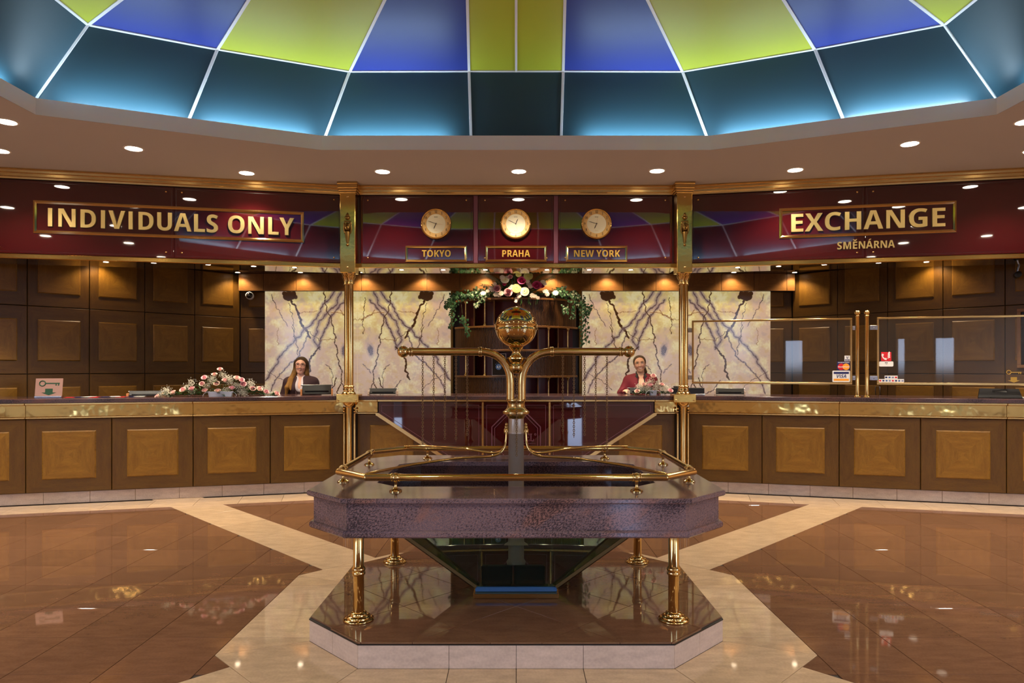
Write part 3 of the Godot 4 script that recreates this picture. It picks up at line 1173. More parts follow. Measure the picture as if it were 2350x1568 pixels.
func build_back_office() -> void:
	var pitch := 0.6745
	var turn := atan2(2.0, 1.81)
	for s in [-1.0, 1.0]:
		# a panelled wall running back at about 48 degrees to the rear wall
		var wall := MeshInstance3D.new()
		wall.name = "wall_left" if s < 0 else "wall_right"
		wall.set_meta("kind", "structure")
		var far := Vector2(4.23, 10.43)
		var step := Vector2(1.81, -2.0) / 4.0
		var n := 6
		var start := far + step * n if s < 0 else far
		wall.transform = at(V(start.x * s, 0, start.y), turn * -s)
		var mb := MB.new()
		mb.box(Vector3(-0.3 if s < 0 else 0.0, 0.0, -0.08), Vector3(pitch * n + (0.3 if s > 0 else 0.0), 3.5, 0.0))
		wall.mesh = mb.mesh()
		wall.material_override = M.gap
		add_child(wall, true)
		for row in 3:
			var y: float = [0.58, 1.425, 2.27][row]
			var h: float = [0.845, 0.845, OFFICE - 2.27][row]
			for k in n:
				var meshes := panel_meshes(pitch, h, 0.105, 0.165, h - (0.165 if row < 2 else 0.004))
				hang_panel(wall, meshes, at(Vector3(pitch * k, y, 0)), M.wall_frame, M.wall_inset)
	# rear wall
	var rear := MB.new()
	rear.box(Vector3(-4.4, 0.0, -10.7), Vector3(4.4, 3.5, -10.47))
	var back := struct("wall_back", rear, M.gap)
	for s in [-1.0, 1.0]:
		for row in 3:
			var y: float = [0.58, 1.425, 2.27][row]
			var h: float = [0.845, 0.845, 0.40][row]
			var meshes := panel_meshes(0.60, h, 0.13, 0.165, h - (0.165 if row < 2 else 0.004))
			hang_panel(back, meshes, at(Vector3(-4.22 if s < 0 else 3.62, y, -10.465)), M.wall_frame, M.wall_inset)
	# four book-matched onyx slabs, lit from behind
	for k in 4:
		var x0: float = [-3.826, -2.416, 1.008, 2.452][k]
		var w: float = [1.407, 1.424, 1.442, 1.421][k]
		var mb := MB.new()
		var flip := k % 2 == 1
		var u0 := 1.0 if flip else 0.0
		var y0 := 0.915
		var y1 := 2.668
		mb.quad(Vector3(0, y0, 0.03), Vector3(w, y0, 0.03), Vector3(w, y1, 0.03), Vector3(0, y1, 0.03), Vector3.BACK, [Vector2(u0, 1), Vector2(1 - u0, 1), Vector2(1 - u0, 0), Vector2(u0, 0)])
		for e in [[Vector3(0, y0, 0), Vector3(w, y0, 0), Vector3.DOWN], [Vector3(0, y1, 0), Vector3(w, y1, 0), Vector3.UP], [Vector3(0, y0, 0), Vector3(0, y1, 0), Vector3.LEFT], [Vector3(w, y0, 0), Vector3(w, y1, 0), Vector3.RIGHT]]:
			mb.quad(e[0], e[1], e[1] + Vector3(0, 0, 0.03), e[0] + Vector3(0, 0, 0.03), e[2], [Vector2(0.5, 0.5), Vector2(0.5, 0.5), Vector2(0.5, 0.5), Vector2(0.5, 0.5)])
		mb.quad(Vector3(0, y0, 0), Vector3(w, y0, 0), Vector3(w, y1, 0), Vector3(0, y1, 0), Vector3.FORWARD)
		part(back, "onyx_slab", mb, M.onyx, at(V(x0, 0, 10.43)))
	var dado := MB.new()
	for s in [-1.0, 1.0]:
		dado.box(Vector3(minf(s * 1.0, s * 3.83), 0.0, -10.465), Vector3(maxf(s * 1.0, s * 3.83), 0.91, -10.40))
	part(back, "dado", dado, M.wall_frame)
	# wood pelmet over the onyx
	var pel := MB.new()
	pel.box(V(-4.2, 2.672, 10.46), V(4.22, OFFICE, 10.33))
	var pelmet := struct("trim_pelmet", pel, M.gap)
	var x := -3.816 - 0.494
	while x < 4.2:
		var a := maxf(x, -4.19)
		var b := minf(x + 0.494, 4.21)
		var w := b - a
		if w > 0.05:
			var mb := MB.new()
			var h := OFFICE - 2.668 - 0.002
			var g := 0.003
			var m := Vector2(w / 2, 0.247)
			var fulls := [Vector2(g, 0.0), Vector2(w - g, 0.0), Vector2(w - g, h), Vector2(g, h)]
			# a quarter-matched square whose upper half is cut off by the ceiling
			for t in [[fulls[0], fulls[1], m, 0], [fulls[0], m, fulls[3], 1], [fulls[1], m, fulls[2], 1], [fulls[3], m, fulls[2], 0]]:
				var s := 0.94 + 0.12 * rng.randf()
				mb.tint = Color(s, s, s)
				var uvs := []
				var off := Vector2(rng.randf() * 0.4, rng.randf() * 0.6)
				for p in [t[0], t[1], t[2]]:
					uvs.append(off + (p if t[3] == 0 else Vector2(p.y, p.x)))
				mb.tri(Vector3(t[0].x, t[0].y, 0.02), Vector3(t[1].x, t[1].y, 0.02), Vector3(t[2].x, t[2].y, 0.02), Vector3.BACK, uvs[0], uvs[1], uvs[2])
			mb.quad(Vector3(g, 0, 0), Vector3(w - g, 0, 0), Vector3(w - g, 0, 0.02), Vector3(g, 0, 0.02), Vector3.DOWN)
			for e in [g, w - g]:
				mb.quad(Vector3(e, 0, 0), Vector3(e, h, 0), Vector3(e, h, 0.02), Vector3(e, 0, 0.02), Vector3(-1 if e == g else 1, 0, 0))
			part(pelmet, "wood_panel", mb, M.wood_plain, at(V(a, 2.668, 10.328)))
		x += 0.494
	# polished ceiling over the office
	var c := MB.new()
	c.prism(PackedVector2Array([Vector2(-2.03, 8.90), Vector2(-6.95, 7.90), Vector2(-7.2, 10.46), Vector2(7.2, 10.46), Vector2(6.95, 7.90), Vector2(2.03, 8.90)]), OFFICE, OFFICE + 0.05)
	struct("ceiling_office", c, M.office)
	build_pigeonholes()


# curved rack of pigeonholes in the middle of the rear wall
func arc(x: float) -> float:
	# distance of the rack's convex front at x
	return 10.90 - sqrt(1.115 * 1.115 - minf(x * x, 1.0))


func build_pigeonholes() -> void:
	var o := thing("pigeonhole_rack", "curved dark wood pigeonhole rack with slatted fronts and brass posts, between the onyx walls", "shelving")
	var back := MB.new()
	back.box(V(-0.97, 0.5, 10.46), V(0.985, 2.66, 10.40))
	part(o, "back_panel", back, M.red_dark)
	var inner := MB.new()
	var wall := []
	for k in 25:
		var x := -0.86 + 1.72 * k / 24.0
		wall.append(V(x, 0, minf(arc(x) + 0.36, 10.395)))
	for k in 24:
		inner.quad(wall[k] + Vector3(0, 0.6, 0), wall[k + 1] + Vector3(0, 0.6, 0), wall[k + 1] + Vector3(0, 2.5, 0), wall[k] + Vector3(0, 2.5, 0), Vector3.BACK)
	part(o, "pigeonhole_lining", inner, M.red_lining)
	var levels := [0.985, 1.39, 1.77, 2.115, 2.515]
	for y in levels:
		var p := PackedVector2Array()
		for k in 25:
			var x := -0.925 + 1.85 * k / 24.0
			p.append(Vector2(x, arc(x)))
		p.append(Vector2(0.925, 10.40))
		p.append(Vector2(-0.925, 10.40))
		var mb := MB.new()
		mb.prism(p, y - 0.028, y, 0.004)
		part(o, "shelf", mb, M.wood_plain)
	# slatted bays alternate from row to row
	for row in 4:
		var y0: float = levels[row]
		var y1: float = levels[row + 1] - 0.028
		var left := row % 2 == 0
		var span := [-0.90, -0.03] if left else [0.03, 0.90]
		var mb := MB.new()
		var x: float = span[0]
		while x < span[1]:
			var d := arc(x) + 0.03
			var lean := atan2(x, sqrt(1.115 * 1.115 - x * x))
			mb.box(Vector3(-0.0055, 0, -0.012), Vector3(0.0055, y1 - y0, 0.012), 0.0, at(V(x, y0, d), lean))
			x += 0.022 * cos(lean)
		stuff(part(o, "slats", mb, M.slat))
		for k in 2:
			var px: float = ([0.47, 0.765] if left else [-0.745, -0.455])[k]
			var col := MB.new()
			var d := arc(px) + 0.035
			col.lathe([Vector2(0, 0), Vector2(0.026, 0), Vector2(0.026, 0.01), Vector2(0.013, 0.03), Vector2(0.0105, 0.05), Vector2(0.0105, y1 - y0 - 0.05), Vector2(0.013, y1 - y0 - 0.03), Vector2(0.026, y1 - y0 - 0.01), Vector2(0.026, y1 - y0), Vector2(0, y1 - y0)], 12, at(V(px, y0, d)))
			part(o, "brass_post", col, M.brass_satin)
		# side of the pigeonholes in the open bays
		var div := MB.new()
		for px in ([0.32, 0.62] if left else [-0.62, -0.32]):
			div.box(V(px - 0.008, y0, 10.38), V(px + 0.008, y1, arc(px) + 0.10))
		part(o, "divider", div, M.wood_plain)
	for s in [-1.0, 1.0]:
		var f := MB.new()
		f.box(V(s * 0.967 - 0.02, 0.9, 10.40), V(s * 0.967 + 0.02, 2.668, 10.30), 0.006)
		part(o, "frame_post", f, M.antique)
	var head := MB.new()
	head.box(V(-0.987, 2.63, 10.399), V(0.987, 2.668, 10.31), 0.006)
	part(o, "frame_head", head, M.antique)
	# framed rating sign standing on a shelf
	var sign_ := thing("rating_sign", "small dark framed sign with a blue disc reading 4,1 on the pigeonhole rack", "sign", V(-0.245, 1.392, 9.765))
	var mb := MB.new()
	mb.box(Vector3(-0.10, 0.0, -0.012), Vector3(0.10, 0.315, 0.0), 0.002)
	part(sign_, "board", mb, M.screen)
	var fr := MB.new()
	for q in [[-0.10, 0.0, 0.10, 0.006], [-0.10, 0.309, 0.10, 0.315], [-0.10, 0.006, -0.094, 0.309], [0.094, 0.006, 0.10, 0.309]]:
		fr.box(Vector3(q[0], q[1], 0.0), Vector3(q[2], q[3], 0.004))
	part(sign_, "frame", fr, M.steel)
	var disc := MB.new()
	disc.lathe([Vector2(0.042, 0), Vector2(0.042, 0.002), Vector2(0, 0.002)], 24, Transform3D(Basis(Vector3.RIGHT, PI / 2), Vector3(-0.005, 0.125, 0.0)))
	for k in 5:
		var w := PI / 2 + (k - 2) * 0.42
		disc.ball(Vector3(-0.005 + cos(w) * 0.058, 0.125 + sin(w) * 0.058, 0.001), 0.005, 6, 4)
	part(sign_, "disc", disc, M.badge_blue)
	letters(sign_, "4,1", -0.033, 0.023, 0.110, 0.140, 0.0025, 0.001, M.paper, sans)


# ---------------------------------------------------------------- lettering

# one mesh per letter, fitted to a width and a capital height
func letters(parent: Node3D, text: String, x0: float, x1: float, y0: float, y1: float, z: float, deep: float, m: Material, font: Font, slant := 0.0) -> void:
	var size := 64
	var px := 0.01
	var probe := TextMesh.new()
	probe.font = font
	probe.font_size = size
	probe.pixel_size = px
	probe.text = "H"
	probe.depth = 0.1
	probe.horizontal_alignment = HORIZONTAL_ALIGNMENT_LEFT
	var box := probe.get_aabb()
	var sy := (y1 - y0) / maxf(box.size.y, 0.001)
	var total := font.get_string_size(text, HORIZONTAL_ALIGNMENT_LEFT, -1, size).x * px
	var sx := (x1 - x0) / maxf(total, 0.001)
	for k in text.length():
		var ch := text[k]
		if ch == " ":
			continue
		if ch == "I" and font == sans:
			# a plain upright bar, as in the photograph's grotesque
			var bar := MB.new()
			var a0 := font.get_string_size(text.substr(0, k), HORIZONTAL_ALIGNMENT_LEFT, -1, size).x * px
			var a1 := font.get_string_size(text.substr(0, k + 1), HORIZONTAL_ALIGNMENT_LEFT, -1, size).x * px
			var half := (y1 - y0) * 0.105
			var mid := x0 + (a0 + a1) / 2.0 * sx
			bar.box(Vector3(mid - half, y0, z), Vector3(mid + half, y1, z + deep))
			part(parent, "letter", bar, m)
			continue
		var adv := font.get_string_size(text.substr(0, k), HORIZONTAL_ALIGNMENT_LEFT, -1, size).x * px
		var t := TextMesh.new()
		t.font = font
		t.font_size = size
		t.pixel_size = px
		t.text = ch
		t.depth = 0.1
		t.curve_step = 1.0
		t.horizontal_alignment = HORIZONTAL_ALIGNMENT_LEFT
		var b := Basis(Vector3(sx, 0, 0), Vector3(slant * sy, sy, 0), Vector3(0, 0, deep / 0.1))
		part(parent, "letter", t, m, Transform3D(b, Vector3(x0 + adv * sx, y0 - box.position.y * sy, z + deep / 2)))


# ---------------------------------------------------------------- counters

func build_counters() -> void:
	var l := sqrt(1.0 + WING * WING)
	var a := atan(WING)
	var who := ["reception counter wing of square oak panels under a brass band, below the INDIVIDUALS ONLY sign", "reception counter wing of square oak panels under a brass band, below the EXCHANGE sign"]
	for k in 2:
		var s: float = [-1.0, 1.0][k]
		var o := thing("reception_counter", who[k], "counter", V(s * 2.10, 0, 8.30), a * -s)
		var n := 6
		var w := 0.84
		var body := MB.new()
		var x0 := -w * n if s < 0 else 0.0
		var x1 := 0.0 if s < 0 else w * n
		body.box(Vector3(x0, 0.129, -0.55), Vector3(x1, 1.118, -0.021))
		part(o, "body", body, M.gap)
		for j in n:
			var x: float = -w * (j + 1) if s < 0 else w * j
			var pm := panel_meshes(w, 0.812, 0.155, 0.145, 0.812 - 0.135, 0.02, 0.008)
			var p := part(o, "wood_panel", pm[0], M.wood_frame, at(Vector3(x, 0.129, -0.02)))
			part(p, "panel_inset", pm[1], M.wood_inset)
		var edge := TILE
		var t := 0.0
		while t < w * n:
			var e := minf(t + edge, w * n)
			var pl := MB.new()
			var xa: float = -e if s < 0 else t
			pl.box(Vector3(xa + 0.001, 0.0, -0.09), Vector3(xa + (e - t) - 0.001, 0.127, -0.03), 0.003)
			part(o, "plinth_tile", pl, M.pale_tile)
			t = e
		brass_band(o, x0, x1, 3)
	# the straight middle piece with its burgundy glass apron
	var c := thing("reception_counter", "middle counter front with a burgundy glass apron tapering downwards, behind the fountain", "counter", V(0, 0, 8.30))
	var body := MB.new()
	body.box(Vector3(-2.0, 0.129, -0.55), Vector3(2.0, 1.118, -0.021))
	part(c, "body", body, M.gap)
	for x in [-1.93, -1.09, 0.25, 1.09]:
		var pm := panel_meshes(0.84, 0.812, 0.155, 0.145, 0.812 - 0.135, 0.02, 0.008)
		var p := part(c, "wood_panel", pm[0], M.wood_frame, at(Vector3(x, 0.129, -0.02)))
		part(p, "panel_inset", pm[1], M.wood_inset)
	for j in 9:
		var pl := MB.new()
		pl.box(Vector3(-2.06 + j * 0.4577 + 0.001, 0.0, -0.09), Vector3(-2.06 + (j + 1) * 0.4577 - 0.001, 0.127, -0.03), 0.003)
		part(c, "plinth_tile", pl, M.pale_tile)
	brass_band(c, -1.96, -1.68, 1)
	brass_band(c, 1.68, 1.96, 1)
	var lip := MB.new()
	lip.box(Vector3(-1.68, 1.092, -0.02), Vector3(1.68, 1.118, 0.035), 0.004)
	part(c, "brass_lip", lip, M.brass_satin)
	var e := 0.008
	var apron := [
		[Vector2(-1.665, 1.088), Vector2(-1.665, 0.95), Vector2(-0.415, 0.066 + 0.065), Vector2(-0.415, 1.088)],
		[Vector2(-0.395, 1.088), Vector2(-0.395, 0.131), Vector2(0.395, 0.131), Vector2(0.395, 1.088)],
		[Vector2(0.415, 1.088), Vector2(0.415, 0.131), Vector2(1.665, 0.95), Vector2(1.665, 1.088)],
	]
	for poly in apron:
		var mb := MB.new()
		mb.plate(PackedVector2Array(poly), 0.021, 0.034)
		var gp := part(c, "glass_panel", mb, M.red_glass)
		# etched line a little inside the edge
		var inn := Geometry2D.offset_polygon(PackedVector2Array(poly), -0.035, Geometry2D.JOIN_MITER)
		if inn.size():
			var ln := MB.new()
			outline(ln, inn[0], 0.005, 0.034, 0.0355)
			part(gp, "etched_line", ln, M.red_line)
	for x in [-0.405, 0.405]:
		var mb := MB.new()
		mb.box(Vector3(x - 0.012, 0.131, 0.0), Vector3(x + 0.012, 1.09, 0.042), 0.004)
		part(c, "brass_strip", mb, M.brass_satin)
	for s in [-1.0, 1.0]:
		var mb := MB.new()
		mb.plate(PackedVector2Array([Vector2(s * 1.667, 0.957), Vector2(s * 0.40, 0.131), Vector2(s * 0.478, 0.131), Vector2(s * 1.70, 0.930), Vector2(s * 1.70, 0.957)]), 0.0, 0.042)
		part(c, "brass_strip", mb, M.brass_satin)
	# house mark: two nested octagons and lettering
	for f in [1.0, 0.88]:
		var ln := MB.new()
		var oc := PackedVector2Array()
		for p in octagon(0.30 * f, -0.30 * f, 0.30 * f, 0.176 * f):
			oc.append(Vector2(p.x, p.y + 0.665))
		outline(ln, oc, 0.012 if f == 1.0 else 0.007, 0.034, 0.0365)
		part(c, "emblem", ln, M.red_line)
	letters(c, "HOTEL", -0.065, 0.215, 0.615, 0.705, 0.034, 0.002, M.red_line, serif)
	var r := MB.new()
	r.ring(Vector3(0.232, 0.697, 0.035), Vector3.BACK, 0.011, 0.0025, 14, 4)
	r.box(Vector3(0.228, 0.692, 0.034), Vector3(0.231, 0.702, 0.036))
	r.box(Vector3(-0.065, 0.585, 0.034), Vector3(0.235, 0.588, 0.036))
	part(c, "emblem", r, M.red_line)
	# one continuous worktop of polished granite
	var top := PackedVector2Array([Vector2(-2.10, 8.235), Vector2(2.10, 8.235)])
	var reach := 5.04
	var right := [Vector2(2.10 + reach / l, 8.235 - reach / l * WING), Vector2(2.10 + reach / l + WING * 0.7, 8.235 - reach / l * WING + 0.75), Vector2(2.02, 9.02)]
	for p in right:
		top.append(p)
	right.reverse()
	for p in right:
		top.append(Vector2(-p.x, p.y))
	var g := thing("granite_worktop", "long polished dark red granite worktop running along all three counter fronts", "countertop")
	var mb := MB.new()
	mb.prism(top, 1.119, TOP, 0.008)
	part(g, "slab", mb, M.granite_dark)


func outline(mb: MB, poly: PackedVector2Array, wide: float, z0: float, z1: float) -> void:
	var p := poly
	if Geometry2D.is_polygon_clockwise(p):
		p = p.duplicate()
		p.reverse()
	var o := Geometry2D.offset_polygon(p, -wide, Geometry2D.JOIN_MITER)
	if o.is_empty():
		return
	var q := mb.nearest_order(o[0], p)
	for k in p.size():
		mb.plate(PackedVector2Array([p[k], p[(k + 1) % p.size()], q[(k + 1) % p.size()], q[k]]), z0, z1)


func brass_band(o: Node3D, x0: float, x1: float, n: int) -> void:
	for k in n:
		var a := lerpf(x0, x1, float(k) / n) + 0.0015
		var b := lerpf(x0, x1, float(k + 1) / n) - 0.0015
		var mb := MB.new()
		mb.box(Vector3(a, 0.965, -0.018), Vector3(b, 1.090, 0.004), 0.002)
		part(o, "brass_band", mb, M.brass_band)
		var lip := MB.new()
		lip.box(Vector3(a, 1.092, -0.018), Vector3(b, 1.118, 0.03), 0.005)
		part(o, "brass_lip", lip, M.brass_satin)
		var ledge := MB.new()
		ledge.box(Vector3(a, 0.943, -0.018), Vector3(b, 0.963, 0.018), 0.005)
		part(o, "brass_lip", ledge, M.brass_satin)


# ---------------------------------------------------------------- fascia with the signs and clocks

func screw(parent: Node3D, p: Vector3, r := 0.011) -> void:
	var mb := MB.new()
	mb.lathe([Vector2(r, 0), Vector2(r, 0.004), Vector2(r * 0.7, 0.009), Vector2(0, 0.010)], 10, Transform3D(Basis(Vector3.RIGHT, PI / 2), p))
	part(parent, "screw", mb, M.brass_satin)


func fascia_board(o: Node3D, panes: Array, x0: float, x1: float) -> void:
	var box := MB.new()
	box.box(Vector3(x0, 2.778, -0.50), Vector3(x1, CEIL - 0.004, -0.014))
	part(o, "backing", box, M.red_dark)
	for p in panes:
		var mb := MB.new()
		mb.box(Vector3(p[0], 2.782, -0.012), Vector3(p[1], 3.606, 0.0), 0.004)
		var pane := part(o, "glass_panel", mb, M.red_glass)
		for q in [Vector2(p[0] + 0.085, 3.55), Vector2(p[1] - 0.085, 3.55), Vector2(p[0] + 0.085, 2.845), Vector2(p[1] - 0.085, 2.845)]:
			screw(pane, Vector3(q.x, q.y, 0.0))
		var ln := MB.new()
		outline(ln, PackedVector2Array([Vector2(p[0] + 0.022, 2.804), Vector2(p[1] - 0.022, 2.804), Vector2(p[1] - 0.022, 3.584), Vector2(p[0] + 0.022, 3.584)]), 0.004, 0.0, 0.0008)
		part(pane, "border_line", ln, M.red_dark)
	var cor := MB.new()
	cor.profile([Vector2(-0.013, 3.612), Vector2(0.022, 3.612), Vector2(0.026, 3.630), Vector2(0.040, 3.640), Vector2(0.044, 3.668), Vector2(0.060, 3.676), Vector2(0.064, 3.700), Vector2(0.075, 3.704), Vector2(0.075, CEIL - 0.002), Vector2(-0.013, CEIL - 0.002)], x0, x1)
	part(o, "cornice", cor, M.brass_satin)
	var trim := MB.new()
	trim.profile([Vector2(-0.03, 2.724), Vector2(0.018, 2.724), Vector2(0.022, 2.730), Vector2(0.022, 2.770), Vector2(0.016, 2.776), Vector2(-0.03, 2.776)], x0, x1)
	part(o, "bottom_trim", trim, M.brass_plate)
	var under := MB.new()
	under.box(Vector3(x0, 2.727, -0.50), Vector3(x1, 2.777, -0.031))
	part(o, "soffit_mirror", under, M.soffit)


# frame bars with mitred corners
func sign_frame(o: Node3D, x0: float, x1: float, y0: float, y1: float, w: float, z: float) -> void:
	var out := [Vector2(x0, y0), Vector2(x1, y0), Vector2(x1, y1), Vector2(x0, y1)]
	var inn := [Vector2(x0 + w, y0 + w), Vector2(x1 - w, y0 + w), Vector2(x1 - w, y1 - w), Vector2(x0 + w, y1 - w)]
	for k in 4:
		var mb := MB.new()
		var j := (k + 1) % 4
		var m := Vector2((x0 + x1) / 2, (y0 + y1) / 2)
		var a: Vector2 = out[k]
		var b: Vector2 = out[j]
		var c: Vector2 = inn[j]
		var d: Vector2 = inn[k]
		var h := 0.014
		var am := (a + d) / 2.0
		var bm := (b + c) / 2.0
		var outward := Vector3(b.y - a.y, a.x - b.x, 0).normalized()
		mb.quad(Vector3(a.x, a.y, z), Vector3(b.x, b.y, z), Vector3(b.x, b.y, z + h * 0.5), Vector3(a.x, a.y, z + h * 0.5), outward)
		mb.quad(Vector3(a.x, a.y, z + h * 0.5), Vector3(b.x, b.y, z + h * 0.5), Vector3(bm.x, bm.y, z + h), Vector3(am.x, am.y, z + h), outward + Vector3.BACK)
		mb.quad(Vector3(am.x, am.y, z + h), Vector3(bm.x, bm.y, z + h), Vector3(c.x, c.y, z + h * 0.5), Vector3(d.x, d.y, z + h * 0.5), -outward + Vector3.BACK)
		mb.quad(Vector3(c.x, c.y, z), Vector3(d.x, d.y, z), Vector3(d.x, d.y, z + h * 0.5), Vector3(c.x, c.y, z + h * 0.5), -outward)
		part(o, "frame_bar", mb, M.brass)


func build_fascia() -> void:
	var a := atan(FASC)
	var names := ["burgundy glass fascia carrying the INDIVIDUALS ONLY sign", "burgundy glass fascia carrying the EXCHANGE sign"]
	var wings := []
	for k in 2:
		var s: float = [-1.0, 1.0][k]
		var o := thing("fascia_board", names[k], "fascia", V(s * 2.09, 0, 8.34), a * -s)
		wings.append(o)
		var panes := [[-1.933, -0.045], [-3.815, -1.935], [-5.13, -3.817]]
		if s > 0:
			panes = [[0.045, 2.006], [2.008, 3.89], [3.892, 5.13]]
		fascia_board(o, panes, -5.14 if s < 0 else 0.0, 0.0 if s < 0 else 5.14)
	var c := thing("fascia_board", "burgundy glass fascia in three panes behind the three clocks", "fascia", V(0, 0, 8.34))
	fascia_board(c, [[-1.897, -0.524], [-0.466, 0.46], [0.514, 1.908]], -1.98, 1.98)
	for x in [-0.495, 0.487]:
		var mb := MB.new()
		mb.box(Vector3(x - 0.026, 2.782, -0.013), Vector3(x + 0.026, 3.606, 0.003), 0.004)
		part(c, "divider", mb, M.red_line)
	var left: Node3D = wings[0]
	var right: Node3D = wings[1]
	var s1 := thing("lettered_sign", "brass framed sign with brushed gold letters INDIVIDUALS ONLY", "sign", left.position, left.rotation.y)
	sign_frame(s1, -3.392, -0.482, 3.015, 3.382, 0.034, 0.001)
	letters(s1, "INDIVIDUALS ONLY", -3.275, -0.592, 3.095, 3.300, 0.001, 0.018, M.letter, sans)
	var s2 := thing("lettered_sign", "brass framed sign with brushed gold letters EXCHANGE", "sign", right.position, right.rotation.y)
	sign_frame(s2, 1.062, 2.962, 3.040, 3.398, 0.034, 0.001)
	letters(s2, "EXCHANGE", 1.165, 2.862, 3.112, 3.322, 0.001, 0.018, M.letter, sans)
	var s3 := thing("lettered_sign", "small gold letters SMĚNÁRNA below the EXCHANGE sign", "sign", right.position, right.rotation.y)
	letters(s3, "SMĚNÁRNA", 1.70, 2.322, 2.890, 2.974, 0.001, 0.010, M.letter, sans)
	# clocks
	var cities := ["TOKYO", "PRAHA", "NEW YORK"]
	var hands := [[204.0, 289.0, 97.0], [24.0, 296.0, 165.0], [204.0, 287.0, 10.0]]
	for k in 3:
		var x: float = [-0.977, -0.005, 0.980][k]
		var o := thing("wall_clock", "round gold rimmed wall clock above the %s plate" % cities[k], "clock", V(x, 3.259, 8.339))
		var face_turn := Basis(Vector3.RIGHT, PI / 2)
		var case_ := MB.new()
		case_.lathe([Vector2(0.172, 0.0), Vector2(0.184, 0.006), Vector2(0.187, 0.022), Vector2(0.184, 0.036), Vector2(0.176, 0.042), Vector2(0.169, 0.038), Vector2(0.166, 0.026)], 48, Transform3D(face_turn, Vector3.ZERO))
		part(o, "rim", case_, M.brass)
		var band := MB.new()
		band.lathe([Vector2(0.168, 0.026), Vector2(0.122, 0.026), Vector2(0.118, 0.022)], 48, Transform3D(face_turn, Vector3.ZERO))
		part(o, "numeral_ring", band, M.dial)
		var dial := MB.new()
		dial.lathe([Vector2(0.121, 0.021), Vector2(0.0, 0.021)], 48, Transform3D(face_turn, Vector3.ZERO))
		part(o, "dial", dial, M.face)
		for h in 12:
			var w := PI / 2 - TAU * (h + 1) / 12.0
			var txt := str(h + 1)
			var half := 0.0085 * txt.length()
			var p := Vector2(cos(w), sin(w)) * 0.144
			letters(o, txt, p.x - half, p.x + half, p.y - 0.015, p.y + 0.015, 0.0265, 0.001, M.ink, serif)
		letters(o, "SEIKO", -0.022, 0.022, 0.078, 0.087, 0.0212, 0.0006, M.ink, sans)
		letters(o, "QUARTZ", -0.018, 0.018, -0.088, -0.082, 0.0212, 0.0006, M.dial, sans)
		for j in 3:
			var mb := MB.new()
			var len_: float = [0.070, 0.108, 0.092][j]
			var wd: float = [0.0045, 0.003, 0.001][j]
			mb.plate(PackedVector2Array([Vector2(-wd * 0.7, -0.012), Vector2(wd * 0.7, -0.012), Vector2(wd, len_ * 0.7), Vector2(0, len_), Vector2(-wd, len_ * 0.7)]), 0.0225 + j * 0.001, 0.0232 + j * 0.001)
			part(o, ["hour_hand", "minute_hand", "second_hand"][j], mb, M.ink if j < 2 else M.dial, Transform3D(Basis(Vector3.BACK, -deg_to_rad(hands[k][j])), Vector3.ZERO))
		var pin := MB.new()
		pin.lathe([Vector2(0.006, 0.021), Vector2(0.006, 0.027), Vector2(0, 0.027)], 12, Transform3D(face_turn, Vector3.ZERO))
		part(o, "hub", pin, M.ink)
		# city plates
		var pl: Array = [[-1.351, -0.603], [-0.374, 0.372], [0.608, 1.357]][k]
		var tx: Array = [[-1.152, -0.792], [-0.180, 0.169], [0.696, 1.268]][k]
		var s := thing("city_plate", "small brass framed plate reading %s under a clock" % cities[k], "sign", V(0, 0, 8.339))
		sign_frame(s, pl[0], pl[1], 2.799, 2.993, 0.026, 0.0005)
		letters(s, cities[k], tx[0], tx[1], 2.858, 2.940, 0.0005, 0.006, M.gilt, sans)


# ---------------------------------------------------------------- brass corner columns

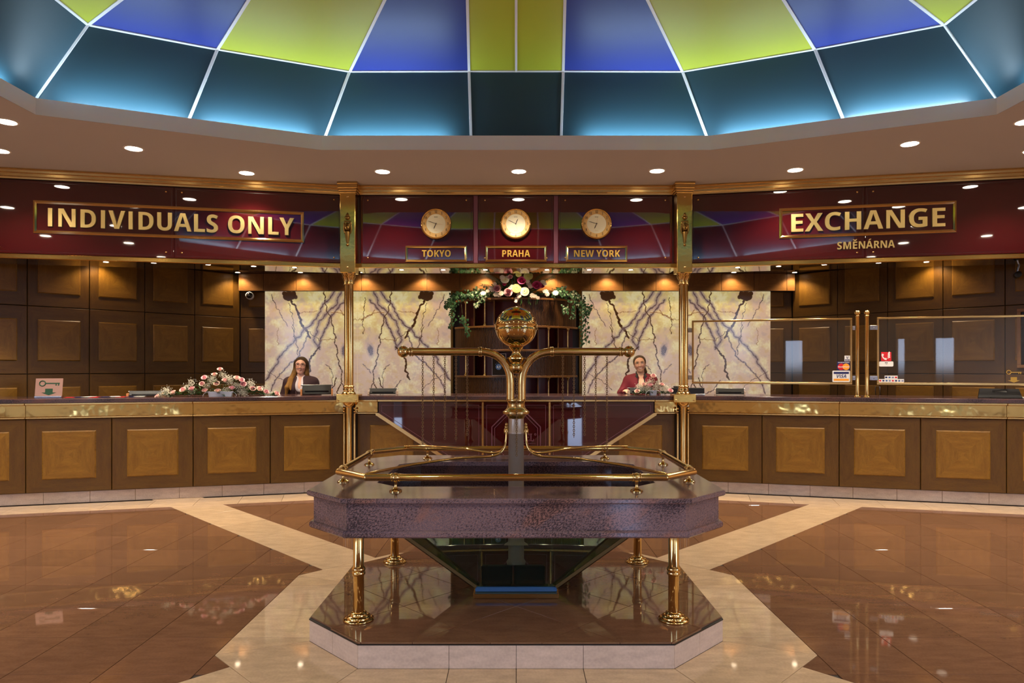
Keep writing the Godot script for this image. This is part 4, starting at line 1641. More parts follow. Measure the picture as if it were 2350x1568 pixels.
func build_columns() -> void:
	for k in 2:
		var s: float = [-1.0, 1.0][k]
		var o := thing("corner_column", ["clustered brass column left of the clocks, between the INDIVIDUALS ONLY fascia and the middle fascia", "clustered brass column right of the clocks, touching the glass exchange screen"][k], "column", V(s * 2.01, 0, 8.20))
		# square sleeve in the fascia
		var post := MB.new()
		post.box(Vector3(-0.091, 2.638, -0.13), Vector3(0.091, 3.60, 0.06), 0.006)
		part(o, "sleeve", post, M.brass_plate)
		var cap := MB.new()
		for q in [[0.100, 3.588, 3.612], [0.108, 3.612, 3.640], [0.118, 3.640, 3.690], [0.122, 3.690, 3.718]]:
			cap.box(Vector3(-q[0], q[1], -0.13), Vector3(q[0], q[2], q[0] - 0.03), 0.006)
		part(o, "cap", cap, M.brass_satin)
		for y in [2.70, 3.545]:
			screw(o, Vector3(0, y, 0.06), 0.013)
		# cast ornament: mask over a shield with a hanging drop
		var orn := MB.new()
		var z := 0.062
		orn.ball(Vector3(0, 3.345, z), 0.010, 10, 6)
		orn.ball(Vector3(0, 3.318, z), 0.024, 12, 8, Vector3(0.9, 1.1, 0.7))
		orn.ball(Vector3(-0.022, 3.298, z), 0.014, 10, 6, Vector3(1, 1, 0.7))
		orn.ball(Vector3(0.022, 3.298, z), 0.014, 10, 6, Vector3(1, 1, 0.7))
		orn.ball(Vector3(0, 3.285, z), 0.028, 12, 8, Vector3(1, 0.8, 0.7))
		orn.box(Vector3(-0.040, 3.242, z - 0.01), Vector3(0.040, 3.256, z + 0.016), 0.004)
		orn.ball(Vector3(0, 3.170, z), 0.046, 16, 10, Vector3(0.92, 1.45, 0.35))
		orn.ring(Vector3(0, 3.182, z + 0.012), Vector3.BACK, 0.026, 0.005, 20, 6, 1.3)
		orn.ball(Vector3(0, 3.182, z + 0.014), 0.012, 10, 6, Vector3(1, 1.3, 0.6))
		for e in [-1.0, 1.0]:
			orn.ring(Vector3(e * 0.033, 3.222, z + 0.006), Vector3.BACK, 0.010, 0.005, 12, 6)
			orn.tube([Vector3(e * 0.042, 3.21, z), Vector3(e * 0.046, 3.15, z + 0.004), Vector3(e * 0.034, 3.10, z)], [0.007, 0.008, 0.004], 8)
		orn.tube([Vector3(0, 3.12, z), Vector3(0, 3.06, z + 0.004), Vector3(0, 2.99, z)], [0.034, 0.024, 0.015], 12)
		orn.ball(Vector3(0, 2.968, z), 0.017, 10, 8)
		part(o, "ornament", orn, M.antique)
		# upper cluster of three tubes
		var spots := [Vector2(-0.024 * s, 0.03), Vector2(0.030 * s, 0.0), Vector2(0.0, -0.035)]
		for q in spots:
			var shaft := MB.new()
			shaft.tube([Vector3(q.x, 1.22, q.y - 0.03), Vector3(q.x, 2.56, q.y - 0.03)], 0.032, 18)
			part(o, "shaft", shaft, M.brass)
			var ca := MB.new()
			ca.lathe([Vector2(0.033, 2.50), Vector2(0.042, 2.505), Vector2(0.042, 2.518), Vector2(0.036, 2.525), Vector2(0.040, 2.56), Vector2(0.054, 2.59), Vector2(0.058, 2.60), Vector2(0.048, 2.610), Vector2(0.064, 2.634), Vector2(0.064, 2.637)], 18, at(Vector3(q.x, 0, q.y - 0.03)))
			part(o, "capital", ca, M.brass_satin)
			var foot := MB.new()
			foot.lathe([Vector2(0.060, 1.186), Vector2(0.062, 1.196), Vector2(0.050, 1.212), Vector2(0.040, 1.222), Vector2(0.044, 1.236), Vector2(0.038, 1.246), Vector2(0.034, 1.262), Vector2(0.042, 1.272), Vector2(0.042, 1.282), Vector2(0.033, 1.290)], 18, at(Vector3(q.x, 0, q.y - 0.03)))
			part(o, "foot", foot, M.brass)
		var plate := MB.new()
		plate.box(Vector3(-0.132, 1.092, -0.13), Vector3(0.132, 1.186, 0.075), 0.004)
		part(o, "block", plate, M.brass_plate)
		for x in [-0.105, 0.105]:
			screw(o, Vector3(x, 1.115, 0.075), 0.012)
		# lower part: one stout tube and two slim ones
		var dish := MB.new()
		dish.lathe([Vector2(0.070, 1.091), Vector2(0.068, 1.075), Vector2(0.058, 1.055), Vector2(0.040, 1.042), Vector2(0.040, 1.030), Vector2(0.033, 1.02)], 20, at(Vector3(0, 0, -0.005)))
		part(o, "collar", dish, M.brass_satin)
		var low := MB.new()
		low.tube([Vector3(0, 0.03, -0.005), Vector3(0, 1.05, -0.005)], 0.034, 18)
		part(o, "shaft", low, M.brass)
		for x in [-0.062, 0.062]:
			var slim := MB.new()
			slim.tube([Vector3(x, 0.03, -0.03), Vector3(x, 0.955, -0.03)], 0.014, 12)
			slim.ball(Vector3(x, 0.975, -0.03), 0.014, 10, 8)
			slim.ball(Vector3(x, 1.012, -0.03), 0.017, 10, 8)
			part(o, "slim_shaft", slim, M.brass)
		var ped := MB.new()
		ped.lathe([Vector2(0, 0.0), Vector2(0.10, 0.0), Vector2(0.10, 0.015), Vector2(0.07, 0.035), Vector2(0.04, 0.06), Vector2(0.034, 0.08)], 20, at(Vector3(0, 0.001, -0.01)))
		part(o, "foot", ped, M.brass)


# ---------------------------------------------------------------- fountain

func bezier(a: Vector3, b: Vector3, c: Vector3, d: Vector3, n: int) -> Array:
	var r := []
	for k in n + 1:
		r.append(a.bezier_interpolate(b, c, d, float(k) / n))
	return r


func chain_mesh(length: float) -> ArrayMesh:
	var mb := MB.new()
	var y := 0.0
	var k := 0
	while y > -length:
		mb.ring(Vector3(0, y - 0.0075, 0), Vector3.RIGHT if k % 2 else Vector3.BACK, 0.0056, 0.0018, 8, 4, 1.5)
		y -= 0.0122
		k += 1
	return mb.mesh()


func build_fountain() -> void:
	# tiled plinth
	var p := thing("fountain_plinth", "low eight sided plinth with polished brown top and pale tiled edge under the fountain", "plinth")
	var d0 := 3.4065
	var d1 := 5.10
	var oct := octagon(1.135, d0, d1, 0.345)
	var core := MB.new()
	core.prism(octagon(1.12, d0 + 0.015, d1 - 0.015, 0.345), 0.0005, 0.117)
	part(p, "core", core, M.grout)
	var strip := MB.new()
	for k in 8:
		var a := oct[k]
		var b := oct[(k + 1) % 8]
		var go := (b - a).normalized()
		var inw := Vector2(-go.y, go.x) * 0.013
		if inw.dot(Vector2(0, (d0 + d1) / 2) - a) < 0.0:
			inw = -inw
		var l := a.distance_to(b)
		var cuts := [0.0, l / 2, l]
		if k == 0 or k == 4:
			cuts = [0.0, 0.455, 0.455 + 0.335, 0.455 + 0.67, l]
		elif k % 2 == 0:
			cuts = [0.0, 0.27, 0.27 + TILE, l]
		for j in cuts.size() - 1:
			var u: Vector2 = a + go * (cuts[j] + 0.001)
			var w: Vector2 = a + go * (cuts[j + 1] - 0.001)
			var mb := MB.new()
			mb.prism(PackedVector2Array([u, w, w + inw, u + inw]), 0.0005, 0.116, 0.001)
			part(p, "edge_tile", mb, M.pale_tile)
	strip.prism(octagon(1.137, d0 - 0.002, d1 + 0.002, 0.345), 0.1165, 0.122)
	part(p, "black_edging", strip, M.black)
	# top tiles laid diagonally
	var g := TILE
	for a in range(-5, 6):
		for b in range(-5, 6):
			var ctr := Vector2(0.0, 4.25) + (Vector2(1, 1) * a + Vector2(1, -1) * b) * g * 0.7071
			var dia := PackedVector2Array([ctr + Vector2(0, -g * 0.7071), ctr + Vector2(g * 0.7071, 0), ctr + Vector2(0, g * 0.7071), ctr + Vector2(-g * 0.7071, 0)])
			lay(p, Geometry2D.intersect_polygons(dia, oct), M.brown, 0.122, 0.130, "top_tile")

	var f := thing("fountain", "octagonal granite fountain on brass legs with brass rail and a pole topped by a globe", "fountain", V(0, 0, BASIN))
	# everything below is measured from the pole, x right and z towards the camera
	var local := func(poly: PackedVector2Array) -> PackedVector2Array:
		var r := PackedVector2Array()
		for q in poly:
			r.append(Vector2(q.x, q.y - BASIN))
		return r
	var slab_out: PackedVector2Array = local.call(octagon(1.122, 3.42, 5.14, 0.242))
	var hole: PackedVector2Array = local.call(octagon(0.795, 3.772, 4.77, 0.13))
	ring_slab(f, "basin_top", slab_out, hole, 0.817, 0.845, 0.006, M.granite)
	# apron boards: one per side, and the moulding under them
	var ap_out: PackedVector2Array = local.call(octagon(1.092, 3.45, 5.11, 0.235))
	var ap_in: PackedVector2Array = local.call(octagon(1.062, 3.48, 5.08, 0.225))
	var mo_out: PackedVector2Array = local.call(octagon(1.112, 3.43, 5.13, 0.240))
	for k in 8:
		var j := (k + 1) % 8
		var mb := MB.new()
		mb.prism(PackedVector2Array([ap_out[k], ap_out[j], ap_in[j], ap_in[k]]), 0.678, 0.817)
		part(f, "apron_board", mb, M.granite)
	ring_slab(f, "basin_moulding", mo_out, hole, 0.643, 0.678, 0.008, M.granite)
	var well_in: PackedVector2Array = local.call(octagon(0.825, 3.745, 4.80, 0.14))
	for k in 8:
		var j := (k + 1) % 8
		var mb := MB.new()
		mb.prism(PackedVector2Array([hole[k], hole[j], well_in[j], well_in[k]]), 0.678, 0.817)
		part(f, "well_board", mb, M.granite_dark)
	# legs
	for sx in [-1.0, 1.0]:
		for sz in [0.565, -0.545]:
			var mb := MB.new()
			mb.lathe([Vector2(0, 0.13), Vector2(0.080, 0.13), Vector2(0.083, 0.134), Vector2(0.082, 0.139), Vector2(0.076, 0.143), Vector2(0.066, 0.144), Vector2(0.066, 0.146), Vector2(0.064, 0.153), Vector2(0.056, 0.158), Vector2(0.046, 0.159), Vector2(0.046, 0.161), Vector2(0.044, 0.170), Vector2(0.037, 0.174), Vector2(0.029, 0.175), Vector2(0.029, 0.372), Vector2(0.035, 0.378), Vector2(0.038, 0.388), Vector2(0.033, 0.396), Vector2(0.039, 0.406), Vector2(0.036, 0.416), Vector2(0.029, 0.424), Vector2(0.0285, 0.643)], 28, at(Vector3(sx * 0.857, 0.0005, sz)))
			part(f, "leg", mb, M.brass)
	# rail on eight posts
	var rail: PackedVector2Array = local.call(octagon(0.995, 3.627, 4.934, 0.20))
	var ry := 0.919
	for k in 8:
		var j := (k + 1) % 8
		var mb := MB.new()
		var a := Vector3(rail[k].x, ry, -rail[k].y)
		var b := Vector3(rail[j].x, ry, -rail[j].y)
		mb.tube([a, b], 0.019, 18)
		mb.ball(a, 0.019, 14, 8)
		part(f, "rail", mb, M.brass)
	for q in [Vector2(-0.640, 0.653), Vector2(0.640, 0.653), Vector2(-0.640, -0.654), Vector2(0.640, -0.654), Vector2(-0.995, 0.35), Vector2(0.995, 0.35), Vector2(-0.995, -0.345), Vector2(0.995, -0.345)]:
		var mb := MB.new()
		mb.lathe([Vector2(0, 0.8455), Vector2(0.034, 0.8455), Vector2(0.034, 0.850), Vector2(0.026, 0.856), Vector2(0.012, 0.862), Vector2(0.008, 0.868), Vector2(0.008, 0.892), Vector2(0.011, 0.897), Vector2(0.009, 0.901)], 18, at(Vector3(q.x, 0, q.y)))
		mb.ball(Vector3(q.x, ry, q.y), 0.0255, 18, 12)
		var along := Vector3.RIGHT if absf(q.x) < 0.9 else Vector3.BACK
		for s in [-1.0, 1.0]:
			mb.ring(Vector3(q.x, ry, q.y) + along * s * 0.020, along, 0.0195, 0.004, 18, 6)
		part(f, "rail_post", mb, M.brass)
	# pole
	var pole := MB.new()
	pole.lathe([Vector2(0, 0.475), Vector2(0.075, 0.475), Vector2(0.070, 0.485), Vector2(0.050, 0.50), Vector2(0.0485, 0.52), Vector2(0.0485, 1.085), Vector2(0.052, 1.088), Vector2(0.052, 1.100), Vector2(0.0485, 1.104), Vector2(0.0475, 1.185)], 32)
	part(f, "pole", pole, M.bronze)
	var collar := MB.new()
	collar.lathe([Vector2(0.0475, 1.184), Vector2(0.052, 1.195), Vector2(0.072, 1.212), Vector2(0.083, 1.216), Vector2(0.084, 1.228), Vector2(0.070, 1.236), Vector2(0.056, 1.252), Vector2(0.054, 1.285), Vector2(0.058, 1.29), Vector2(0.061, 1.298), Vector2(0.058, 1.306), Vector2(0.0, 1.308)], 32)
	part(f, "collar", collar, M.brass_satin)
	for s in [-1.0, 1.0]:
		var pts := [Vector3(s * 0.036, 1.295, 0), Vector3(s * 0.036, 1.40, 0)]
		pts.append_array(bezier(Vector3(s * 0.036, 1.41, 0), Vector3(s * 0.036, 1.53, 0), Vector3(s * 0.115, 1.603, 0), Vector3(s * 0.225, 1.603, 0), 14))
		pts.append(Vector3(s * 0.655, 1.603, 0))
		var mb := MB.new()
		mb.tube(pts, 0.0245, 20)
		part(f, "arm", mb, M.brass_satin)
		var kn := MB.new()
		kn.ball(Vector3(s * 0.708, 1.603, 0), 0.037, 24, 14)
		for x in [0.650, 0.664]:
			kn.ring(Vector3(s * x, 1.603, 0), Vector3.RIGHT, 0.024, 0.006, 20, 8)
		kn.tube([Vector3(s * 0.66, 1.603, 0), Vector3(s * 0.68, 1.603, 0)], 0.021, 16)
		part(f, "arm_knob", kn, M.brass)
		var cl := MB.new()
		for x in [0.218, 0.230]:
			cl.ring(Vector3(s * x, 1.603, 0), Vector3.RIGHT, 0.026, 0.006, 20, 8)
		part(f, "arm_collar", cl, M.brass)
		# braces down to the rail's corners
		for z in [1.0, -1.0]:
			var end := Vector3(s * 0.80, 0.935, 0.645 * z)
			var from := Vector3(s * 0.060, 1.10, 0.012 * z)
			var path := bezier(from, from + Vector3(0, -0.17, 0), Vector3(s * 0.13, 0.955, 0.06 * z), Vector3(s * 0.30, 0.965, 0.20 * z), 12)
			path.append_array(bezier(Vector3(s * 0.34, 0.966, 0.235 * z), Vector3(s * 0.50, 0.966, 0.37 * z), Vector3(s * 0.65, 0.955, 0.51 * z), end, 8))
			var br := MB.new()
			br.tube(path, 0.0075, 10)
			part(f, "brace", br, M.brass)
		var nub := MB.new()
		nub.lathe([Vector2(0.014, 1.085), Vector2(0.018, 1.09), Vector2(0.018, 1.115), Vector2(0.012, 1.122)], 14, at(Vector3(s * 0.060, 0, 0)))
		nub.ball(Vector3(s * 0.060, 1.128, 0), 0.013, 12, 8)
		nub.ball(Vector3(s * 0.060, 1.146, 0), 0.010, 12, 8)
		part(f, "brace_socket", nub, M.brass_satin)
	var small := MB.new()
	small.ball(Vector3(0, 1.505, 0.012), 0.040, 26, 16)
	part(f, "ball", small, M.brass)
	var vase := MB.new()
	vase.lathe([Vector2(0.0, 1.520), Vector2(0.030, 1.525), Vector2(0.044, 1.540), Vector2(0.050, 1.553), Vector2(0.058, 1.558), Vector2(0.058, 1.564), Vector2(0.044, 1.570), Vector2(0.030, 1.582), Vector2(0.025, 1.596), Vector2(0.028, 1.610), Vector2(0.042, 1.622), Vector2(0.046, 1.630), Vector2(0.030, 1.640)], 32)
	part(f, "vase", vase, M.brass)
	var globe := MB.new()
	globe.ball(Vector3(0, 1.756, 0), 0.130, 64, 40)
	var gl := part(f, "globe", globe, M.brass)
	var belt := MB.new()
	belt.lathe([Vector2(0.1295, 1.738), Vector2(0.135, 1.739), Vector2(0.135, 1.743), Vector2(0.1325, 1.745), Vector2(0.1325, 1.767), Vector2(0.135, 1.769), Vector2(0.135, 1.773), Vector2(0.1295, 1.774)], 64)
	part(gl, "equator_band", belt, M.brass)
	var tip := MB.new()
	tip.lathe([Vector2(0.006, 1.883), Vector2(0.006, 1.890), Vector2(0.0, 1.893)], 12)
	part(gl, "tip", tip, M.antique)
	# chains hanging from the arms, and one down the pole
	for e in [[-0.586, 0.50], [-0.517, 0.47], [-0.447, 0.455], [-0.377, 0.465], [-0.307, 0.43], [0.292, 0.42], [0.362, 0.45], [0.429, 0.44], [0.499, 0.47], [0.569, 0.53]]:
		part(f, "chain", chain_mesh(e[1] + 0.06), M.chain, at(Vector3(e[0], 1.580, 0.0)))
	part(f, "chain", chain_mesh(0.50), M.chain, at(Vector3(0.003, 1.462, 0.094)))
	# glass tank: an upside-down pyramid full of water on a brass foot
	var top := [Vector3(-0.735, 0.642, 0.47), Vector3(0.735, 0.642, 0.47), Vector3(0.735, 0.642, -0.45), Vector3(-0.735, 0.642, -0.45)]
	var bot := [Vector3(-0.245, 0.188, 0.185), Vector3(0.245, 0.188, 0.185), Vector3(0.245, 0.188, -0.165), Vector3(-0.245, 0.188, -0.165)]
	var water := MB.new()
	for k in 4:
		var j := (k + 1) % 4
		var out: Vector3 = (top[k] + top[j]) * Vector3(0.5, 0, 0.5) - Vector3(0, 0.4, 0)
		var mb := MB.new()
		mb.quad(top[k], top[j], bot[j], bot[k], out)
		part(f, "tank_glass", mb, M.tank_glass)
		var s := out.normalized() * -0.006
		var w0: Vector3 = bot[k].lerp(top[k], 0.004)
		var w1: Vector3 = bot[j].lerp(top[j], 0.004)
		var w2: Vector3 = bot[j].lerp(top[j], 0.94)
		var w3: Vector3 = bot[k].lerp(top[k], 0.94)
		var ins := Vector3(0.985, 1, 0.98)
		water.quad(w0 * ins, w1 * ins, w2 * ins, w3 * ins, out)
		var bar := MB.new()
		beam(bar, top[k], bot[k], 0.030, 0.022, Vector3(top[k].x, 0, top[k].z))
		part(f, "tank_bar", bar, M.tank_bar)
		var rim := MB.new()
		beam(rim, top[k] - Vector3(0, 0.010, 0), top[j] - Vector3(0, 0.010, 0), 0.018, 0.018, Vector3.UP)
		part(f, "tank_rim", rim, M.bronze)
	for t in [0.004, 0.94]:
		var q := []
		for k in 4:
			q.append(bot[k].lerp(top[k], t) * Vector3(0.985, 1, 0.98))
		water.quad(q[0], q[1], q[2], q[3], Vector3.UP if t > 0.5 else Vector3.DOWN)
	part(f, "water", water, M.water)
	var pan := MB.new()
	pan.box(Vector3(-0.245, 0.159, -0.17), Vector3(0.245, 0.187, 0.19), 0.003)
	part(f, "tank_pan", pan, M.blue_strip)
	var foot := MB.new()
	foot.box(Vector3(-0.254, 0.1305, -0.21), Vector3(0.254, 0.158, 0.225), 0.003)
	part(f, "tank_foot", foot, M.brass_satin)
	for x in [-0.118, 0.082]:
		var pump := MB.new()
		pump.box(Vector3(x - 0.094, 0.195, -0.085), Vector3(x + 0.094, 0.335, 0.10), 0.008)
		part(f, "pump_box", pump, M.matte_black)
	var ped := MB.new()
	ped.lathe([Vector2(0.055, 0.3355), Vector2(0.06, 0.36), Vector2(0.048, 0.38), Vector2(0.0475, 0.476)], 24)
	part(f, "pole_foot", ped, M.bronze)


# a slab with a hole, as one mesh
func ring_slab(parent: Node3D, called: String, outer: PackedVector2Array, hole: PackedVector2Array, y0: float, y1: float, bev: float, m: Material) -> void:
	var mb := MB.new()
	var o2 := mb.nearest_order(Geometry2D.offset_polygon(outer, -bev, Geometry2D.JOIN_MITER)[0], outer)
	for k in 8:
		var j := (k + 1) % 8
		var a := outer[k]
		var b := outer[j]
		var e := hole[j]
		var g := hole[k]
		var out := Vector3(b.y - a.y, 0, b.x - a.x)
		mb.quad(Vector3(o2[k].x, y1, -o2[k].y), Vector3(o2[j].x, y1, -o2[j].y), Vector3(e.x, y1, -e.y), Vector3(g.x, y1, -g.y), Vector3.UP)
		mb.quad(Vector3(o2[k].x, y0, -o2[k].y), Vector3(o2[j].x, y0, -o2[j].y), Vector3(e.x, y0, -e.y), Vector3(g.x, y0, -g.y), Vector3.DOWN)
		for s in [[y1, y1 - bev, 1.0], [y0, y0 + bev, -1.0]]:
			mb.quad(Vector3(o2[k].x, s[0], -o2[k].y), Vector3(o2[j].x, s[0], -o2[j].y), Vector3(b.x, s[1], -b.y), Vector3(a.x, s[1], -a.y), out.normalized() + Vector3(0, s[2], 0))
		mb.quad(Vector3(a.x, y0 + bev, -a.y), Vector3(b.x, y0 + bev, -b.y), Vector3(b.x, y1 - bev, -b.y), Vector3(a.x, y1 - bev, -a.y), out)
		mb.quad(Vector3(g.x, y0, -g.y), Vector3(e.x, y0, -e.y), Vector3(e.x, y1, -e.y), Vector3(g.x, y1, -g.y), -out)
	part(parent, called, mb, m)


# ---------------------------------------------------------------- lamps

func downlight(x: float, d: float, y: float, r: float, energy: float, angle: float, label: String, group: String, m: Material) -> void:
	var o := thing("recessed_downlight" if y > 3.0 else "spotlight", label, "light", V(x, y, d), 0.0, group)
	var trim := MB.new()
	trim.lathe([Vector2(r * 1.22, 0.0), Vector2(r * 1.20, -0.004), Vector2(r * 1.02, -0.005), Vector2(r, 0.0)], 24, at(Vector3(0, -0.0005, 0)))
	part(o, "trim_ring", trim, M.riser if y > 3.0 else M.steel)
	var lens := MB.new()
	lens.lathe([Vector2(r, -0.001), Vector2(0, -0.003)], 24)
	part(o, "lens", lens, m)
	var l := SpotLight3D.new()
	l.name = "downlight_beam"
	l.position = Vector3(0, -0.03, 0)
	l.rotation.x = -PI / 2
	l.spot_angle = angle
	l.spot_angle_attenuation = 0.6
	l.spot_range = 14.0
	l.spot_attenuation = 2.0
	l.light_size = r * 0.8
	l.light_color = Color(1.0, 0.94, 0.86) if y > 3.0 else Color(1.0, 0.88, 0.70)
	l.light_energy = energy
	l.shadow_enabled = true
	o.add_child(l)


func build_lamps() -> void:
	var front := [
		[-4.59, 6.15, "recessed ceiling downlight cut by the left edge of the photo, the upper of two there"], [-5.27, 6.97, "recessed ceiling downlight at the left edge of the photo, just above the brass cornice"], [-3.865, 6.90, "recessed ceiling downlight above the letters DIV of the INDIVIDUALS ONLY sign, near the skylight rim"],
		[-3.065, 7.765, "recessed ceiling downlight close over the cornice above ONLY"], [-1.508, 7.71, "recessed ceiling downlight above the TOKYO clock"], [0.03, 7.70, "recessed ceiling downlight above the PRAHA clock in the middle"], [1.585, 7.68, "recessed ceiling downlight above the NEW YORK clock"],
		[3.125, 7.646, "recessed ceiling downlight close over the cornice left of the EXCHANGE sign"], [3.895, 6.755, "recessed ceiling downlight above the letters NGE of EXCHANGE, near the skylight rim"],
	]
	for q in front:
		downlight(q[0], q[1], CEIL, 0.078, DOWN, 62.0, q[2], "recessed ceiling downlights", M.lamp)
	var rest := [[4.59, 6.15], [5.27, 6.97], [-5.0, 4.6], [5.0, 4.6], [-5.0, 3.0], [5.0, 3.0], [-4.6, 1.5], [4.6, 1.5], [-3.0, 0.5], [3.0, 0.5], [-1.0, 0.4], [1.0, 0.4], [-6.2, 5.4], [6.2, 5.4], [-6.2, 3.2], [6.2, 3.2], [-4.5, -1.6], [-1.5, -1.6], [1.5, -1.6], [4.5, -1.6]]
	for q in rest:
		downlight(q[0], q[1], CEIL, 0.078, DOWN, 62.0, "recessed ceiling downlight outside the frame, beside or behind the camera", "recessed downlights out of view", M.lamp)
	# spots let into the mirrored underside of the fascia
	var under := [
		[-4.74, 7.89, "spot in the mirrored fascia underside above the leftmost wall panels"], [-4.22, 7.95, "spot in the mirrored fascia underside below the letters VI of INDIVIDUALS"], [-3.65, 8.09, "spot in the mirrored fascia underside left of the security camera"], [-3.16, 8.22, "spot in the mirrored fascia underside right of the security camera"], [-2.70, 8.32, "spot in the mirrored fascia underside left of the left brass column"],
		[-1.43, 8.52, "spot in the mirrored fascia underside below the word TOKYO"], [-0.91, 8.52, "spot in the mirrored fascia underside over the left end of the pigeonhole rack"], [-0.385, 8.52, "spot in the mirrored fascia underside left of the rack flowers"], [0.385, 8.52, "spot in the mirrored fascia underside right of the rack flowers"], [0.91, 8.52, "spot in the mirrored fascia underside over the right end of the pigeonhole rack"], [1.43, 8.52, "spot in the mirrored fascia underside below the words NEW YORK"],
		[2.70, 8.32, "spot in the mirrored fascia underside right of the right brass column"], [3.16, 8.22, "spot in the mirrored fascia underside left of the pair of brass posts"], [3.65, 8.09, "spot in the mirrored fascia underside under the letters of SMĚNÁRNA"], [4.22, 7.95, "spot in the mirrored fascia underside right of the pair of brass posts"], [4.74, 7.89, "spot in the mirrored fascia underside above the rightmost wall panels"],
	]
	for q in under:
		downlight(q[0], q[1], 2.7265, 0.030, SPOT * 1.0, 55.0, q[2], "spots under the fascia", M.small_lamp)
	# and spots that graze the pelmet and the panelled walls from the office ceiling, out of sight above the fascia's edge
	var graze := [[-3.22, 10.19], [-2.29, 10.19], [-1.377, 10.19], [-0.472, 10.19], [0.524, 10.19], [1.37, 10.19], [2.25, 10.19], [3.25, 10.19], [-4.16, 10.20], [4.16, 10.20], [-5.41, 8.86], [5.41, 8.86]]
	for q in [[-0.62, 9.60], [0.0, 9.55], [0.62, 9.60]]:
		downlight(q[0], q[1], OFFICE - 0.0005, 0.038, SPOT * 1.0, 50.0, "small office ceiling spot over the pigeonhole rack, hidden behind the fascia", "rack spots", M.small_lamp)
	for q in graze:
		downlight(q[0], q[1], OFFICE - 0.0005, 0.038, SPOT * 0.55, 66.0, "small office ceiling spot close to the wood panelling, hidden behind the fascia", "office ceiling spots", M.small_lamp)


# ---------------------------------------------------------------- glass screen of the exchange desk

